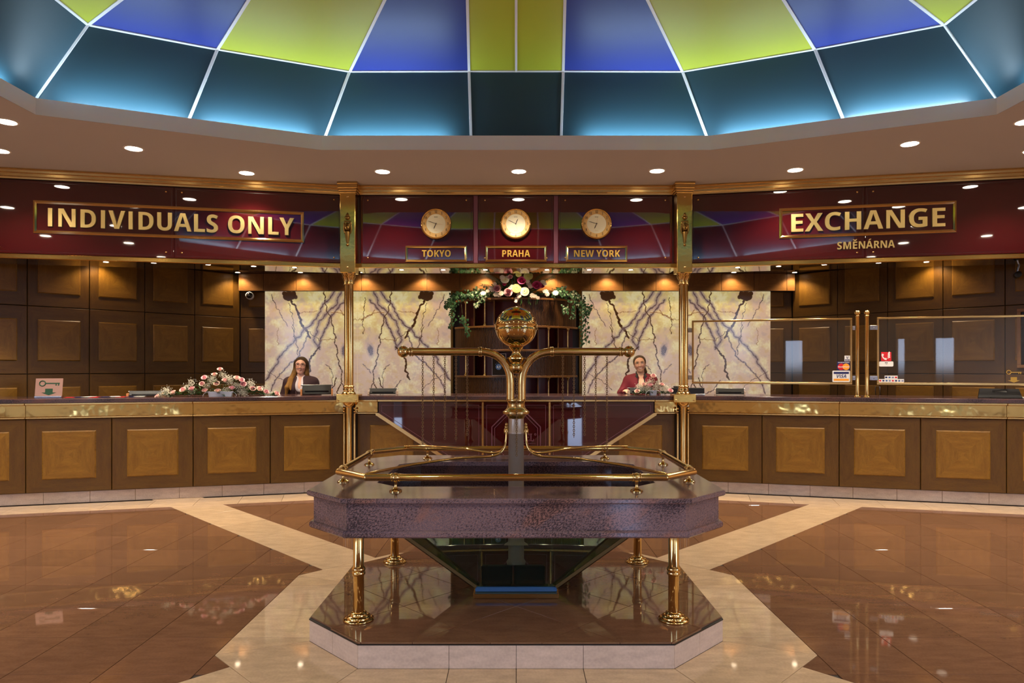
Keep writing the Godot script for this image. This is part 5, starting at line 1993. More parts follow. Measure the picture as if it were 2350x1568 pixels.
func build_exchange_screen() -> void:
	var l := sqrt(1.0 + WING * WING)
	var turn := -atan(WING)
	var org := V(2.1, 0, 8.4)
	var posts := [[1.919, "left of a pair of slim brass posts with ball tops on the exchange counter"], [2.020, "right of a pair of slim brass posts with ball tops on the exchange counter"]]
	for q in posts:
		var o := thing("screen_post", q[1], "post", org, turn)
		var mb := MB.new()
		mb.lathe([Vector2(0, TOP + 0.0005), Vector2(0.034, TOP + 0.0005), Vector2(0.034, TOP + 0.008), Vector2(0.022, TOP + 0.018), Vector2(0.0195, TOP + 0.03), Vector2(0.0195, 2.095), Vector2(0.024, 2.100), Vector2(0.024, 2.108), Vector2(0.014, 2.116)], 20, at(Vector3(q[0], 0, 0)))
		part(o, "pole", mb, M.brass)
		var kn := MB.new()
		kn.ball(Vector3(q[0], 2.142, 0), 0.032, 20, 12)
		part(o, "ball", kn, M.brass)
	var panes := [[0.06, 1.862, "brass framed glass pane with card logos between the right column and the twin posts"], [2.121, 4.60, "brass framed glass pane with a red telephone sticker, right of the twin posts"]]
	for k in 2:
		var q: Array = panes[k]
		var o := thing("glass_screen", q[2], "glass screen", org, turn)
		var y0 := 1.308
		var y1 := 2.083
		var g := MB.new()
		g.quad(Vector3(q[0] + 0.01, y0 + 0.01, 0), Vector3(q[1] - 0.01, y0 + 0.01, 0), Vector3(q[1] - 0.01, y1 - 0.01, 0), Vector3(q[0] + 0.01, y1 - 0.01, 0), Vector3.BACK)
		part(o, "pane", g, M.glass)
		for e in [[q[0], y0, q[1], y0 + 0.026], [q[0], y1 - 0.022, q[1], y1], [q[0], y0 + 0.026, q[0] + 0.022, y1 - 0.022], [q[1] - 0.022, y0 + 0.026, q[1], y1 - 0.022]]:
			var mb := MB.new()
			mb.box(Vector3(e[0], e[1], -0.01), Vector3(e[2], e[3], 0.012), 0.003)
			part(o, "frame_bar", mb, M.brass_satin)
		for y in [1.385, 1.965]:
			for x in ([q[0] - 0.085, q[1]] if k == 0 else [q[0] - 0.075]):
				var c := MB.new()
				var far: float = x + (0.085 if x < q[0] else 0.034)
				c.box(Vector3(x + (0.0 if x > q[0] else 0.0), y - 0.026, -0.012), Vector3(far, y + 0.026, 0.014), 0.003)
				c.ball(Vector3((x + far) / 2, y, 0.014), 0.007, 8, 6)
				part(o, "clamp", c, M.steel)
	# stickers on the glass
	var z := 0.0015
	var visa := thing("sticker", "white card logo sticker reading VISA with blue and orange bands", "sticker", org, turn)
	plain(visa, "card", 1.650, 1.840, 1.338, 1.470, z, M.paper, 0.010)
	plain(visa, "blue_band", 1.664, 1.826, 1.432, 1.456, z + 0.001, M.navy)
	plain(visa, "orange_band", 1.664, 1.826, 1.352, 1.376, z + 0.001, M.sign_orange)
	letters(visa, "VISA", 1.692, 1.802, 1.386, 1.424, z + 0.001, 0.001, M.navy, sans, 0.2)
	var mc := thing("sticker", "dark blue card sticker with red and orange circles reading MasterCard", "sticker", org, turn)
	plain(mc, "card", 1.701, 1.840, 1.472, 1.576, z, M.navy)
	for e in [[1.745, M.sign_red, 0.001], [1.797, M.sign_orange, 0.0014]]:
		var mb := MB.new()
		mb.lathe([Vector2(0.038, 0), Vector2(0.038, 0.0004), Vector2(0, 0.0004)], 28, Transform3D(Basis(Vector3.RIGHT, PI / 2), Vector3(e[0], 1.515, z + e[2])))
		part(mc, "circle", mb, e[1])
	letters(mc, "MasterCard", 1.709, 1.834, 1.507, 1.523, z + 0.002, 0.0008, M.paper, sans)
	letters(mc, "EUROCARD", 1.709, 1.834, 1.560, 1.570, z + 0.001, 0.0008, M.paper, sans)
	var vp := thing("sticker", "small white square sticker with a letter V over a blue PAY band", "sticker", org, turn)
	plain(vp, "card", 1.780, 1.840, 1.580, 1.645, z, M.paper)
	plain(vp, "blue_band", 1.786, 1.834, 1.584, 1.602, z + 0.001, M.navy)
	letters(vp, "V", 1.797, 1.823, 1.608, 1.636, z + 0.001, 0.0008, M.navy, sans)
	letters(vp, "PAY", 1.792, 1.828, 1.588, 1.598, z + 0.002, 0.0008, M.paper, sans)
	var fire := thing("sticker", "red square fire telephone sticker with a white handset and flames", "sticker", org, turn)
	plain(fire, "card", 2.166, 2.272, 1.580, 1.684, z, M.sign_red)
	var sym := MB.new()
	var path := []
	for k in 9:
		var w := deg_to_rad(150.0 + 120.0 * k / 8.0)
		path.append(Vector2(2.224 + cos(w) * 0.044, 1.642 + sin(w) * 0.040))
	for k in 8:
		var a: Vector2 = path[k]
		var b: Vector2 = path[k + 1]
		var o := Vector2(b.y - a.y, a.x - b.x).normalized() * (0.011 if k < 2 or k > 5 else 0.0065)
		sym.plate(PackedVector2Array([a - o, b - o, b + o, a + o]), z + 0.001, z + 0.0016)
	for k in 4:
		var y := 1.606 + k * 0.018
		sym.plate(PackedVector2Array([Vector2(2.226 + k * 0.002, y), Vector2(2.262, y + 0.016), Vector2(2.250, y + 0.030), Vector2(2.240, y + 0.014)]), z + 0.001, z + 0.0016)
	part(fire, "symbol", sym, M.paper)
	var note := thing("sticker", "white rounded paper label below the red telephone sticker", "sticker", org, turn)
	plain(note, "card", 2.146, 2.294, 1.518, 1.576, z, M.paper, 0.012)
	plain(note, "print", 2.207, 2.218, 1.556, 1.566, z + 0.001, M.ink)
	plain(note, "print", 2.222, 2.233, 1.556, 1.566, z + 0.001, M.ink)
	plain(note, "print", 2.214, 2.228, 1.544, 1.547, z + 0.001, M.ink)
	for k in 2:
		var x0: float = [2.203, 2.141][k]
		var x1: float = [2.338, 2.403][k]
		var y0: float = [1.375, 1.336][k]
		var o := thing("sticker", ["short white strip of four tiny card logos above a longer strip", "long white strip of eight tiny card logos at the bottom of the glass"][k], "sticker", org, turn)
		plain(o, "card", x0, x1, y0, y0 + 0.038, z + k * 0.0, M.paper)
		var n: int = [4, 8][k]
		for j in n:
			var w := (x1 - x0) / n
			plain(o, "tiny_logo", x0 + w * (j + 0.18), x0 + w * (j + 0.82), y0 + 0.010, y0 + 0.028, z + 0.001, [M.navy, M.sign_red, M.steel, M.badge_blue][(j * 3 + k) % 4])
	key_mark(thing("sticker", "gold key and arrow decal at the right edge of the glass", "sticker", org, turn), 3.417, 3.563, 1.340, 1.478, z, M.gold_ink)


func plain(parent: Node3D, called: String, x0: float, x1: float, y0: float, y1: float, z: float, m: Material, round_ := 0.0) -> void:
	var mb := MB.new()
	var poly := PackedVector2Array()
	if round_ > 0.0:
		for q in [[x1 - round_, y0 + round_, -PI / 2], [x1 - round_, y1 - round_, 0.0], [x0 + round_, y1 - round_, PI / 2], [x0 + round_, y0 + round_, PI]]:
			for k in 5:
				var w: float = q[2] + PI / 2 * k / 4.0
				poly.append(Vector2(q[0] + cos(w) * round_, q[1] + sin(w) * round_))
	else:
		poly = PackedVector2Array([Vector2(x0, y0), Vector2(x1, y0), Vector2(x1, y1), Vector2(x0, y1)])
	mb.plate(poly, z, z + 0.0006)
	part(parent, called, mb, m)


# a key above an arrow that points down
func key_mark(o: Node3D, x0: float, x1: float, y0: float, y1: float, z: float, m: Material) -> void:
	var w := x1 - x0
	var h := y1 - y0
	var key := MB.new()
	var r := w * 0.17
	var c := Vector3(x0 + r, y1 - r, z + 0.001)
	key.ring(c, Vector3.BACK, r * 0.84, w * 0.028, 24, 6)
	key.box(Vector3(c.x + r, c.y - w * 0.03, z), Vector3(x1, c.y + w * 0.03, z + 0.002))
	for x in [0.80, 0.92]:
		key.box(Vector3(x0 + w * x, c.y - w * 0.13, z), Vector3(x0 + w * (x + 0.055), c.y - w * 0.02, z + 0.002))
	part(o, "key_symbol", key, m)
	var arrow := MB.new()
	var mx := (x0 + x1) / 2.0
	var s := h * 0.44
	arrow.plate(PackedVector2Array([Vector2(mx, y0), Vector2(mx + s * 0.98, y0 + s * 0.42), Vector2(mx + s * 0.5, y0 + s * 0.42), Vector2(mx + s * 0.5, y0 + s), Vector2(mx - s * 0.5, y0 + s), Vector2(mx - s * 0.5, y0 + s * 0.42), Vector2(mx - s * 0.98, y0 + s * 0.42)]), z, z + 0.002)
	part(o, "arrow_symbol", arrow, m)


# ---------------------------------------------------------------- things on and behind the counter

func build_desk_things() -> void:
	var a := atan(WING)
	var l := sqrt(1.0 + WING * WING)
	# key return sign
	var k := thing("key_sign", "small upright metallic sign with a green key and arrow on the left counter", "sign", V(-5.25, TOP, 7.66), a)
	var lean := Basis(Vector3.RIGHT, -0.18)
	var pl := MB.new()
	pl.box(Vector3(-0.135, 0.020, -0.006), Vector3(0.135, 0.222, 0.0), 0.002)
	var plate := part(k, "plate", pl, M.key_plate, Transform3D(lean, Vector3.ZERO))
	key_mark(plate, -0.100, 0.105, 0.030, 0.200, 0.0, M.green_ink)
	var st := MB.new()
	st.box(Vector3(-0.137, 0.0006, -0.05), Vector3(0.137, 0.022, 0.012), 0.005)
	part(k, "stand", st, M.steel)
	# low screens set into the desk, seen from behind
	var screens := [
		[-4.33, 7.98, a, 0.39, 0.068, "slim dark counter screen with a silver top edge, left of the long rose arrangement"], [-2.47, 8.46, a, 0.385, 0.128, "dark counter screen with wooden side brackets in front of the woman with glasses"],
		[-1.675, 8.58, 0.0, 0.372, 0.080, "slim dark counter screen with silver top edge, right of the left brass column"], [1.60, 8.72, 0.0, 0.34, 0.085, "small dark counter screen half hidden by the little rose arrangement"], [2.66, 8.50, -a, 0.375, 0.082, "slim dark counter screen with a silver top edge, right of the right brass column"],
	]
	for q in screens:
		var o := thing("counter_screen", q[5], "screen", V(q[0], TOP, q[1]), q[2])
		var w: float = q[3] / 2
		var h: float = q[4]
		var tilt := Transform3D(Basis(Vector3.RIGHT, -0.45), Vector3(0, 0.004, 0.02))
		var sh := MB.new()
		sh.box(Vector3(-w + 0.02, 0.012, -0.02), Vector3(w - 0.02, h * 1.08, 0.0), 0.004)
		part(o, "shell", sh, M.black, tilt)
		var rib := MB.new()
		rib.box(Vector3(-w + 0.05, h * 0.30, 0.0005), Vector3(w - 0.05, h * 0.45, 0.006), 0.003)
		part(o, "rear_ridge", rib, M.screen, tilt)
		var top := MB.new()
		top.box(Vector3(-w, h * 0.86, -0.04), Vector3(w, h, 0.0), 0.004)
		part(o, "top_edge", top, M.steel, at(Vector3(0, 0, -h * 0.42)))
		for s in [-1.0, 1.0]:
			var br := MB.new()
			br.box(Vector3(s * (w - 0.010) - 0.010, 0.0006, -0.06), Vector3(s * (w - 0.010) + 0.010, h * 0.60, 0.035), 0.003)
			part(o, "bracket", br, M.light_wood if q[0] < -2.0 else M.pale_tile)
	# terminal on the right column's far side
	var t := thing("card_terminal", "dark box shaped terminal standing behind the right brass column", "terminal", V(2.17, TOP, 8.62), -0.1)
	var tb := MB.new()
	tb.box(Vector3(-0.20, 0.0006, -0.07), Vector3(0.20, 0.086, 0.02), 0.006)
	part(t, "case", tb, M.black)
	var tt := MB.new()
	tt.box(Vector3(-0.175, 0.087, -0.06), Vector3(-0.06, 0.106, 0.0), 0.004)
	part(t, "card_slot", tt, M.matte_black)
	var tl := MB.new()
	tl.ball(Vector3(-0.095, 0.108, -0.02), 0.004, 8, 6)
	part(t, "status_lamp", tl, glow(Color(0.5, 1.0, 0.3), 1.5))
	var lb := MB.new()
	lb.box(Vector3(-0.205, 0.0004, 0.021), Vector3(0.205, 0.012, 0.05), 0.003)
	part(t, "base_plate", lb, M.steel)
	# tilted till monitor at the far right
	var m := thing("till_monitor", "black monitor with its back to the hall at the right end of the exchange counter", "monitor", V(5.39, TOP, 7.60), -a)
	var mm := MB.new()
	mm.plate(PackedVector2Array([Vector2(-0.215, 0.006), Vector2(0.215, 0.006), Vector2(0.190, 0.108), Vector2(-0.190, 0.112)]), -0.02, 0.0)
	part(m, "shell", mm, M.black, Transform3D(Basis(Vector3.RIGHT, -0.3), Vector3.ZERO))
	var mk := MB.new()
	mk.box(Vector3(-0.07, 0.066, 0.0006), Vector3(0.07, 0.088, 0.003), 0.001)
	part(m, "vent", mk, M.screen, Transform3D(Basis(Vector3.RIGHT, -0.3), Vector3.ZERO))
	var mf := MB.new()
	mf.box(Vector3(-0.10, 0.0006, -0.12), Vector3(0.10, 0.012, 0.03), 0.003)
	part(m, "foot", mf, M.matte_black)
	var paper := thing("paper_sheets", "few white paper sheets at the right edge beside the black monitor", "paper", V(5.70, TOP, 7.50), -a)
	for j in 3:
		var pb := MB.new()
		pb.box(Vector3(-0.105, 0.0006 + j * 0.004, -0.15), Vector3(0.105, 0.0034 + j * 0.004, 0.15))
		part(paper, "sheet", pb, M.paper, Transform3D(Basis(Vector3.UP, 0.06 * j), Vector3.ZERO))
	var leaf := thing("leaflets", "flat spread of red and blue printed leaflets on the left counter beside the key sign", "leaflet", V(-4.72, TOP, 7.86), a)
	for j in 9:
		var pb := MB.new()
		pb.box(Vector3(-0.05, 0.0, -0.07), Vector3(0.05, 0.002, 0.07))
		part(leaf, "leaflet", pb, [M.sign_red, M.navy, M.paper][j % 3], Transform3D(Basis(Vector3.UP, rng.randf_range(-0.5, 0.5)), Vector3(-0.36 + 0.09 * j, 0.0008 + 0.0022 * (j % 3), rng.randf_range(-0.02, 0.02))))
	# security camera in the corner of the panelling
	var cam := thing("security_camera", "white dome security camera in the panelled corner left of the onyx", "camera", V(-4.03, 2.598, 10.32), 0.25)
	var cb := MB.new()
	cb.lathe([Vector2(0.058, -0.10), Vector2(0.060, -0.02), Vector2(0.056, 0.012), Vector2(0.046, 0.020)], 28, Transform3D(Basis(Vector3.RIGHT, PI / 2), Vector3.ZERO))
	part(cam, "housing", cb, M.pot)
	var cd := MB.new()
	cd.ball(Vector3(0, 0, 0.012), 0.045, 24, 14, Vector3(1, 1, 0.8))
	part(cam, "dome", cd, M.screen)
	var cl := MB.new()
	cl.ring(Vector3(-0.008, 0.004, 0.044), Vector3.BACK, 0.014, 0.004, 16, 6)
	part(cam, "lens", cl, M.steel)
	var cam2 := thing("security_camera", "small camera under the office ceiling at the right edge above the glass screen", "camera", V(6.02, 2.62, 8.20), -0.5)
	var c2 := MB.new()
	c2.lathe([Vector2(0.03, -0.08), Vector2(0.038, -0.06), Vector2(0.038, 0.06), Vector2(0.030, 0.065), Vector2(0, 0.065)], 20, Transform3D(Basis(Vector3.RIGHT, PI / 2), Vector3.ZERO))
	part(cam2, "body", c2, M.black)
	var c3 := MB.new()
	c3.tube([Vector3(0.0, 0.03, -0.02), Vector3(0.03, 0.16, -0.02), Vector3(0.03, 0.305, -0.02)], 0.012, 10)
	part(cam2, "bracket", c3, M.steel)
	# framed information screen on the right wall, mostly out of the frame
	var turn := -atan2(2.0, 1.81)
	var s := thing("wall_screen", "dark wooden framed display on the panelled wall, cut off by the right edge", "display", V(6.30, 1.86, 8.085), turn)
	var sb := MB.new()
	sb.box(Vector3(-0.26, -0.32, -0.0), Vector3(0.26, 0.32, 0.02), 0.003)
	part(s, "panel", sb, M.screen)
	for e in [[-0.30, -0.36, 0.30, -0.32], [-0.30, 0.32, 0.30, 0.36], [-0.30, -0.32, -0.26, 0.32], [0.26, -0.32, 0.30, 0.32]]:
		var fb := MB.new()
		fb.box(Vector3(e[0], e[1], 0.0), Vector3(e[2], e[3], 0.03), 0.004)
		part(s, "frame_bar", fb, M.wood_plain)
	var h := thing("door_handle", "small metal pull handle on the panelled wall seen under the glass screen", "handle", V(5.05, 1.195, 9.50), turn)
	var hb := MB.new()
	hb.tube([Vector3(-0.028, -0.06, 0.012), Vector3(-0.028, -0.06, 0.05), Vector3(-0.028, 0.045, 0.05), Vector3(0.028, 0.045, 0.05), Vector3(0.028, -0.06, 0.05), Vector3(0.028, -0.06, 0.012)], 0.006, 8)
	part(h, "grip", hb, M.steel)


# ---------------------------------------------------------------- flowers

func rose_mesh(inner: Color, outer: Color, seed_: int) -> ArrayMesh:
	var mb := MB.new()
	var r := RandomNumberGenerator.new()
	r.seed = seed_
	for row in 4:
		var n: int = [3, 4, 5, 6][row]
		var rad: float = [0.27, 0.50, 0.68, 0.80][row]
		var high: float = [0.95, 0.92, 0.82, 0.62][row]
		for k in n:
			mb.tint = inner.lerp(outer, clampf(row / 3.0 + r.randf_range(-0.12, 0.12), 0.0, 1.0))
			var w := TAU * (k + 0.37 * row + r.randf() * 0.2) / n
			var wide := TAU / n * 0.72
			mb.patch(func(u: float, v: float) -> Vector3:
				var q := w + (u - 0.5) * 2.0 * wide
				var shut: float = [0.62, 0.40, 0.20, 0.0][row]
				var e: float = rad * (0.30 + 0.85 * pow(v, 0.7) - shut * v * v) + [0.0, 0.02, 0.12, 0.20][row] * pow(v, 5.0)
				var y: float = -0.55 + (high + 0.55) * v - 0.14 * v * pow(absf(u - 0.5) * 2.0, 2.0) - [0.0, 0.02, 0.10, 0.16][row] * pow(v, 6.0)
				return Vector3(cos(q) * e, y, sin(q) * e), 4, 4)
	mb.tint = inner * 0.85
	mb.ball(Vector3(0, 0.42, 0), 0.17, 8, 6, Vector3(1, 2.0, 1))
	mb.tint = Color(0.05, 0.14, 0.03)
	mb.ball(Vector3(0, -0.55, 0), 0.30, 8, 5, Vector3(1, 0.7, 1))
	return mb.mesh()


func daisy_mesh(inner: Color, outer: Color, n: int, rows: int) -> ArrayMesh:
	var mb := MB.new()
	for row in rows:
		mb.tint = inner.lerp(outer, float(row + 1) / rows)
		var e := 0.35 + 0.65 * (row + 1) / rows
		for k in n:
			var w := TAU * (k + 0.5 * row) / n
			mb.patch(func(u: float, v: float) -> Vector3:
				var q := w + (u - 0.5) * 1.1 / sqrt(n) * (1.0 - 0.5 * absf(v - 0.5)) * 2.0
				return Vector3(cos(q) * e * v, 0.30 * sin(v * 2.2) * (1.4 - e) + 0.12, sin(q) * e * v), 1, 3)
	mb.tint = inner
	mb.ball(Vector3(0, 0.12, 0), 0.26, 8, 5, Vector3(1, 0.6, 1))
	return mb.mesh()


func leaf(mb: MB, p: Vector3, go: Vector3, up: Vector3, long: float, wide: float) -> void:
	var f := go.normalized()
	var s := f.cross(up).normalized()
	var n := s.cross(f)
	mb.patch(func(u: float, v: float) -> Vector3:
		var w := sin(PI * pow(v, 0.75)) * wide
		return p + f * long * v + s * (u - 0.5) * w + n * (absf(u - 0.5) * w * 0.5 - 0.25 * long * v * v), 2, 4)


func ivy_leaf(mb: MB, p: Vector3, down: Vector3, out: Vector3, size: float) -> void:
	var f := down.normalized()
	var n := (out - f * out.dot(f)).normalized()
	var s := f.cross(n)
	var rim := []
	for q in [[0.0, -0.05], [0.30, -0.28], [0.42, 0.02], [0.62, 0.12], [0.34, 0.36], [0.24, 0.62], [0.0, 1.0], [-0.24, 0.62], [-0.34, 0.36], [-0.62, 0.12], [-0.42, 0.02], [-0.30, -0.28]]:
		rim.append(p + s * q[0] * size + f * q[1] * size + n * size * 0.10 * (0.3 - absf(q[0])))
	var mid := p + f * 0.25 * size + n * size * 0.08
	for k in 12:
		mb.tri(mid, rim[k], rim[(k + 1) % 12], n)


func breath(mb: MB, p: Vector3, spread: float, n: int) -> void:
	for k in n:
		var q := p + Vector3(rng.randfn(0, spread), rng.randfn(0, spread) * 0.9, rng.randfn(0, spread) * 0.6)
		var s := rng.randf_range(0.0026, 0.0046)
		var c := rng.randf_range(0.62, 0.85)
		mb.tint = Color(c, c * 0.97, c * 0.80)
		mb.ball(q, s, 5, 3)


func rose_bowl(label: String, p: Vector3, turn: float, roses: Array, size: float, breaths: Array, pot: float, reach: float) -> void:
	var o := thing("rose_arrangement", label, "flowers", p, turn)
	var green := MB.new()
	for k in int(reach * 420.0):
		var x := rng.randf_range(-reach, reach)
		var top := maxf(0.03, 0.26 * pow(1.0 - absf(x) / reach, 1.1) * reach / 0.62)
		var y := rng.randf_range(0.012, top * 0.85)
		var g := rng.randf_range(0.4, 1.0)
		green.tint = Color(0.045 * g, 0.13 * g, 0.025 * g)
		leaf(green, Vector3(x, y, rng.randf_range(-0.07, 0.07)), Vector3(signf(x) * rng.randf_range(0.2, 1.0), rng.randf_range(-0.10, 0.7), rng.randf_range(-0.4, 0.8)), Vector3.UP, rng.randf_range(0.035, 0.075), rng.randf_range(0.016, 0.032))
	for k in roses:
		green.tint = Color(0.06, 0.15, 0.04)
		var head := Vector3(k[0], k[1] - size * 0.6, 0.02)
		green.tube([Vector3(k[0] * 0.35, 0.05, 0.0), head.lerp(Vector3(k[0] * 0.35, 0.05, 0), 0.4), head], 0.0022, 5)
	stuff(part(o, "greenery", green, M.leaf))
	var white := MB.new()
	for b in breaths:
		breath(white, Vector3(b[0], b[1], 0.035), 0.024, 110)
	stuff(part(o, "baby_breath", white, M.petal))
	var kinds := [rose_mesh(Color(0.78, 0.34, 0.40), Color(0.88, 0.62, 0.55), 1), rose_mesh(Color(0.80, 0.42, 0.44), Color(0.90, 0.70, 0.58), 2), rose_mesh(Color(0.76, 0.32, 0.40), Color(0.86, 0.55, 0.56), 3)]
	for k in roses.size():
		var q: Array = roses[k]
		var tip := Basis(Vector3.RIGHT, rng.randf_range(0.35, 0.95)) * Basis(Vector3.UP, rng.randf() * TAU)
		tip = Basis(Vector3.BACK, clampf(-q[0] * 1.2, -0.7, 0.7)) * tip
		part(o, "rose", kinds[k % 3], M.petal, Transform3D(tip.scaled(Vector3.ONE * size * rng.randf_range(0.9, 1.08)), Vector3(q[0], q[1], 0.045 + rng.randf() * 0.02)))
	var bowl := MB.new()
	var hw := pot / 2
	for s in [[hw, 0.058, hw * 0.90, 0.0006]]:
		var t := [Vector3(-s[0], s[1], -0.05), Vector3(s[0], s[1], -0.05), Vector3(s[0], s[1], 0.06), Vector3(-s[0], s[1], 0.06)]
		var b := [Vector3(-s[2], s[3], -0.04), Vector3(s[2], s[3], -0.04), Vector3(s[2], s[3], 0.05), Vector3(-s[2], s[3], 0.05)]
		for k in 4:
			var j := (k + 1) % 4
			bowl.quad(b[k], b[j], t[j], t[k], (b[k] + b[j]) * Vector3(1, 0, 1))
		bowl.quad(b[0], b[1], b[2], b[3], Vector3.DOWN)
		bowl.quad(t[0] - Vector3(0, 0.01, 0), t[1] - Vector3(0, 0.01, 0), t[2] - Vector3(0, 0.01, 0), t[3] - Vector3(0, 0.01, 0), Vector3.UP)
	part(o, "pot", bowl, M.pot)
	for s in [-1.0, 1.0]:
		var h := MB.new()
		var arc_ := []
		for k in 9:
			var w := PI * 0.5 * k / 8.0
			arc_.append(Vector3(s * (hw * 0.9 + sin(w) * 0.062), 0.004 + cos(w) * 0.052, 0.062))
		h.tube(arc_, 0.0035, 6)
		part(o, "handle", h, M.pot)


func build_flowers() -> void:
	var a := atan(WING)
	var roses := []
	for q in [[1175, 150], [1085, 245], [925, 300], [1255, 350], [1450, 310], [1535, 345], [885, 410], [1120, 405], [1560, 420], [580, 515], [425, 565], [720, 500], [930, 530], [1140, 540], [1370, 490], [1715, 505], [1830, 510], [1940, 565], [2120, 600], [175, 630]]:
		roses.append([(q[0] / 8.103 - 145.0) * 0.0054, (78.5 - q[1] / 8.103) * 0.00525])
	var breaths := []
	for q in [[1215, 240], [1290, 290], [1030, 330], [960, 440], [1330, 370], [1420, 430], [1680, 390], [1690, 440], [1600, 520], [1570, 590], [1510, 560], [1280, 520], [720, 380], [640, 460], [710, 545], [310, 510], [300, 575], [230, 620], [1230, 580], [1920, 500], [2010, 600], [1490, 460], [1060, 300], [1340, 330]]:
		breaths.append([(q[0] / 8.103 - 145.0) * 0.0054, (78.5 - q[1] / 8.103) * 0.00525])
	rose_bowl("long low arrangement of pink roses and white filler flowers on the left counter", V(-3.50, TOP, 8.09), a, roses, 0.033, breaths, 0.27, 0.60)
	roses = []
	for q in [[1145, 850], [860, 1100], [1050, 1125], [1395, 1110], [665, 1310], [1640, 1285]]:
		roses.append([(q[0] / 13.07 - 88.0) * 0.00546, (107.5 - q[1] / 13.07) * 0.00546])
	breaths = []
	for q in [[740, 1130], [960, 1060], [1100, 990], [1290, 1070], [900, 1210], [1000, 1230], [1230, 1160], [1250, 1230], [1560, 1190], [780, 1230], [1420, 1190]]:
		breaths.append([(q[0] / 13.07 - 88.0) * 0.00546, (107.5 - q[1] / 13.07) * 0.00546])
	rose_bowl("little arrangement of pink roses in a white pot before the woman in the red jacket", V(1.706, TOP, 8.53), 0.0, roses, 0.032, breaths, 0.085, 0.20)
	build_rack_flowers()


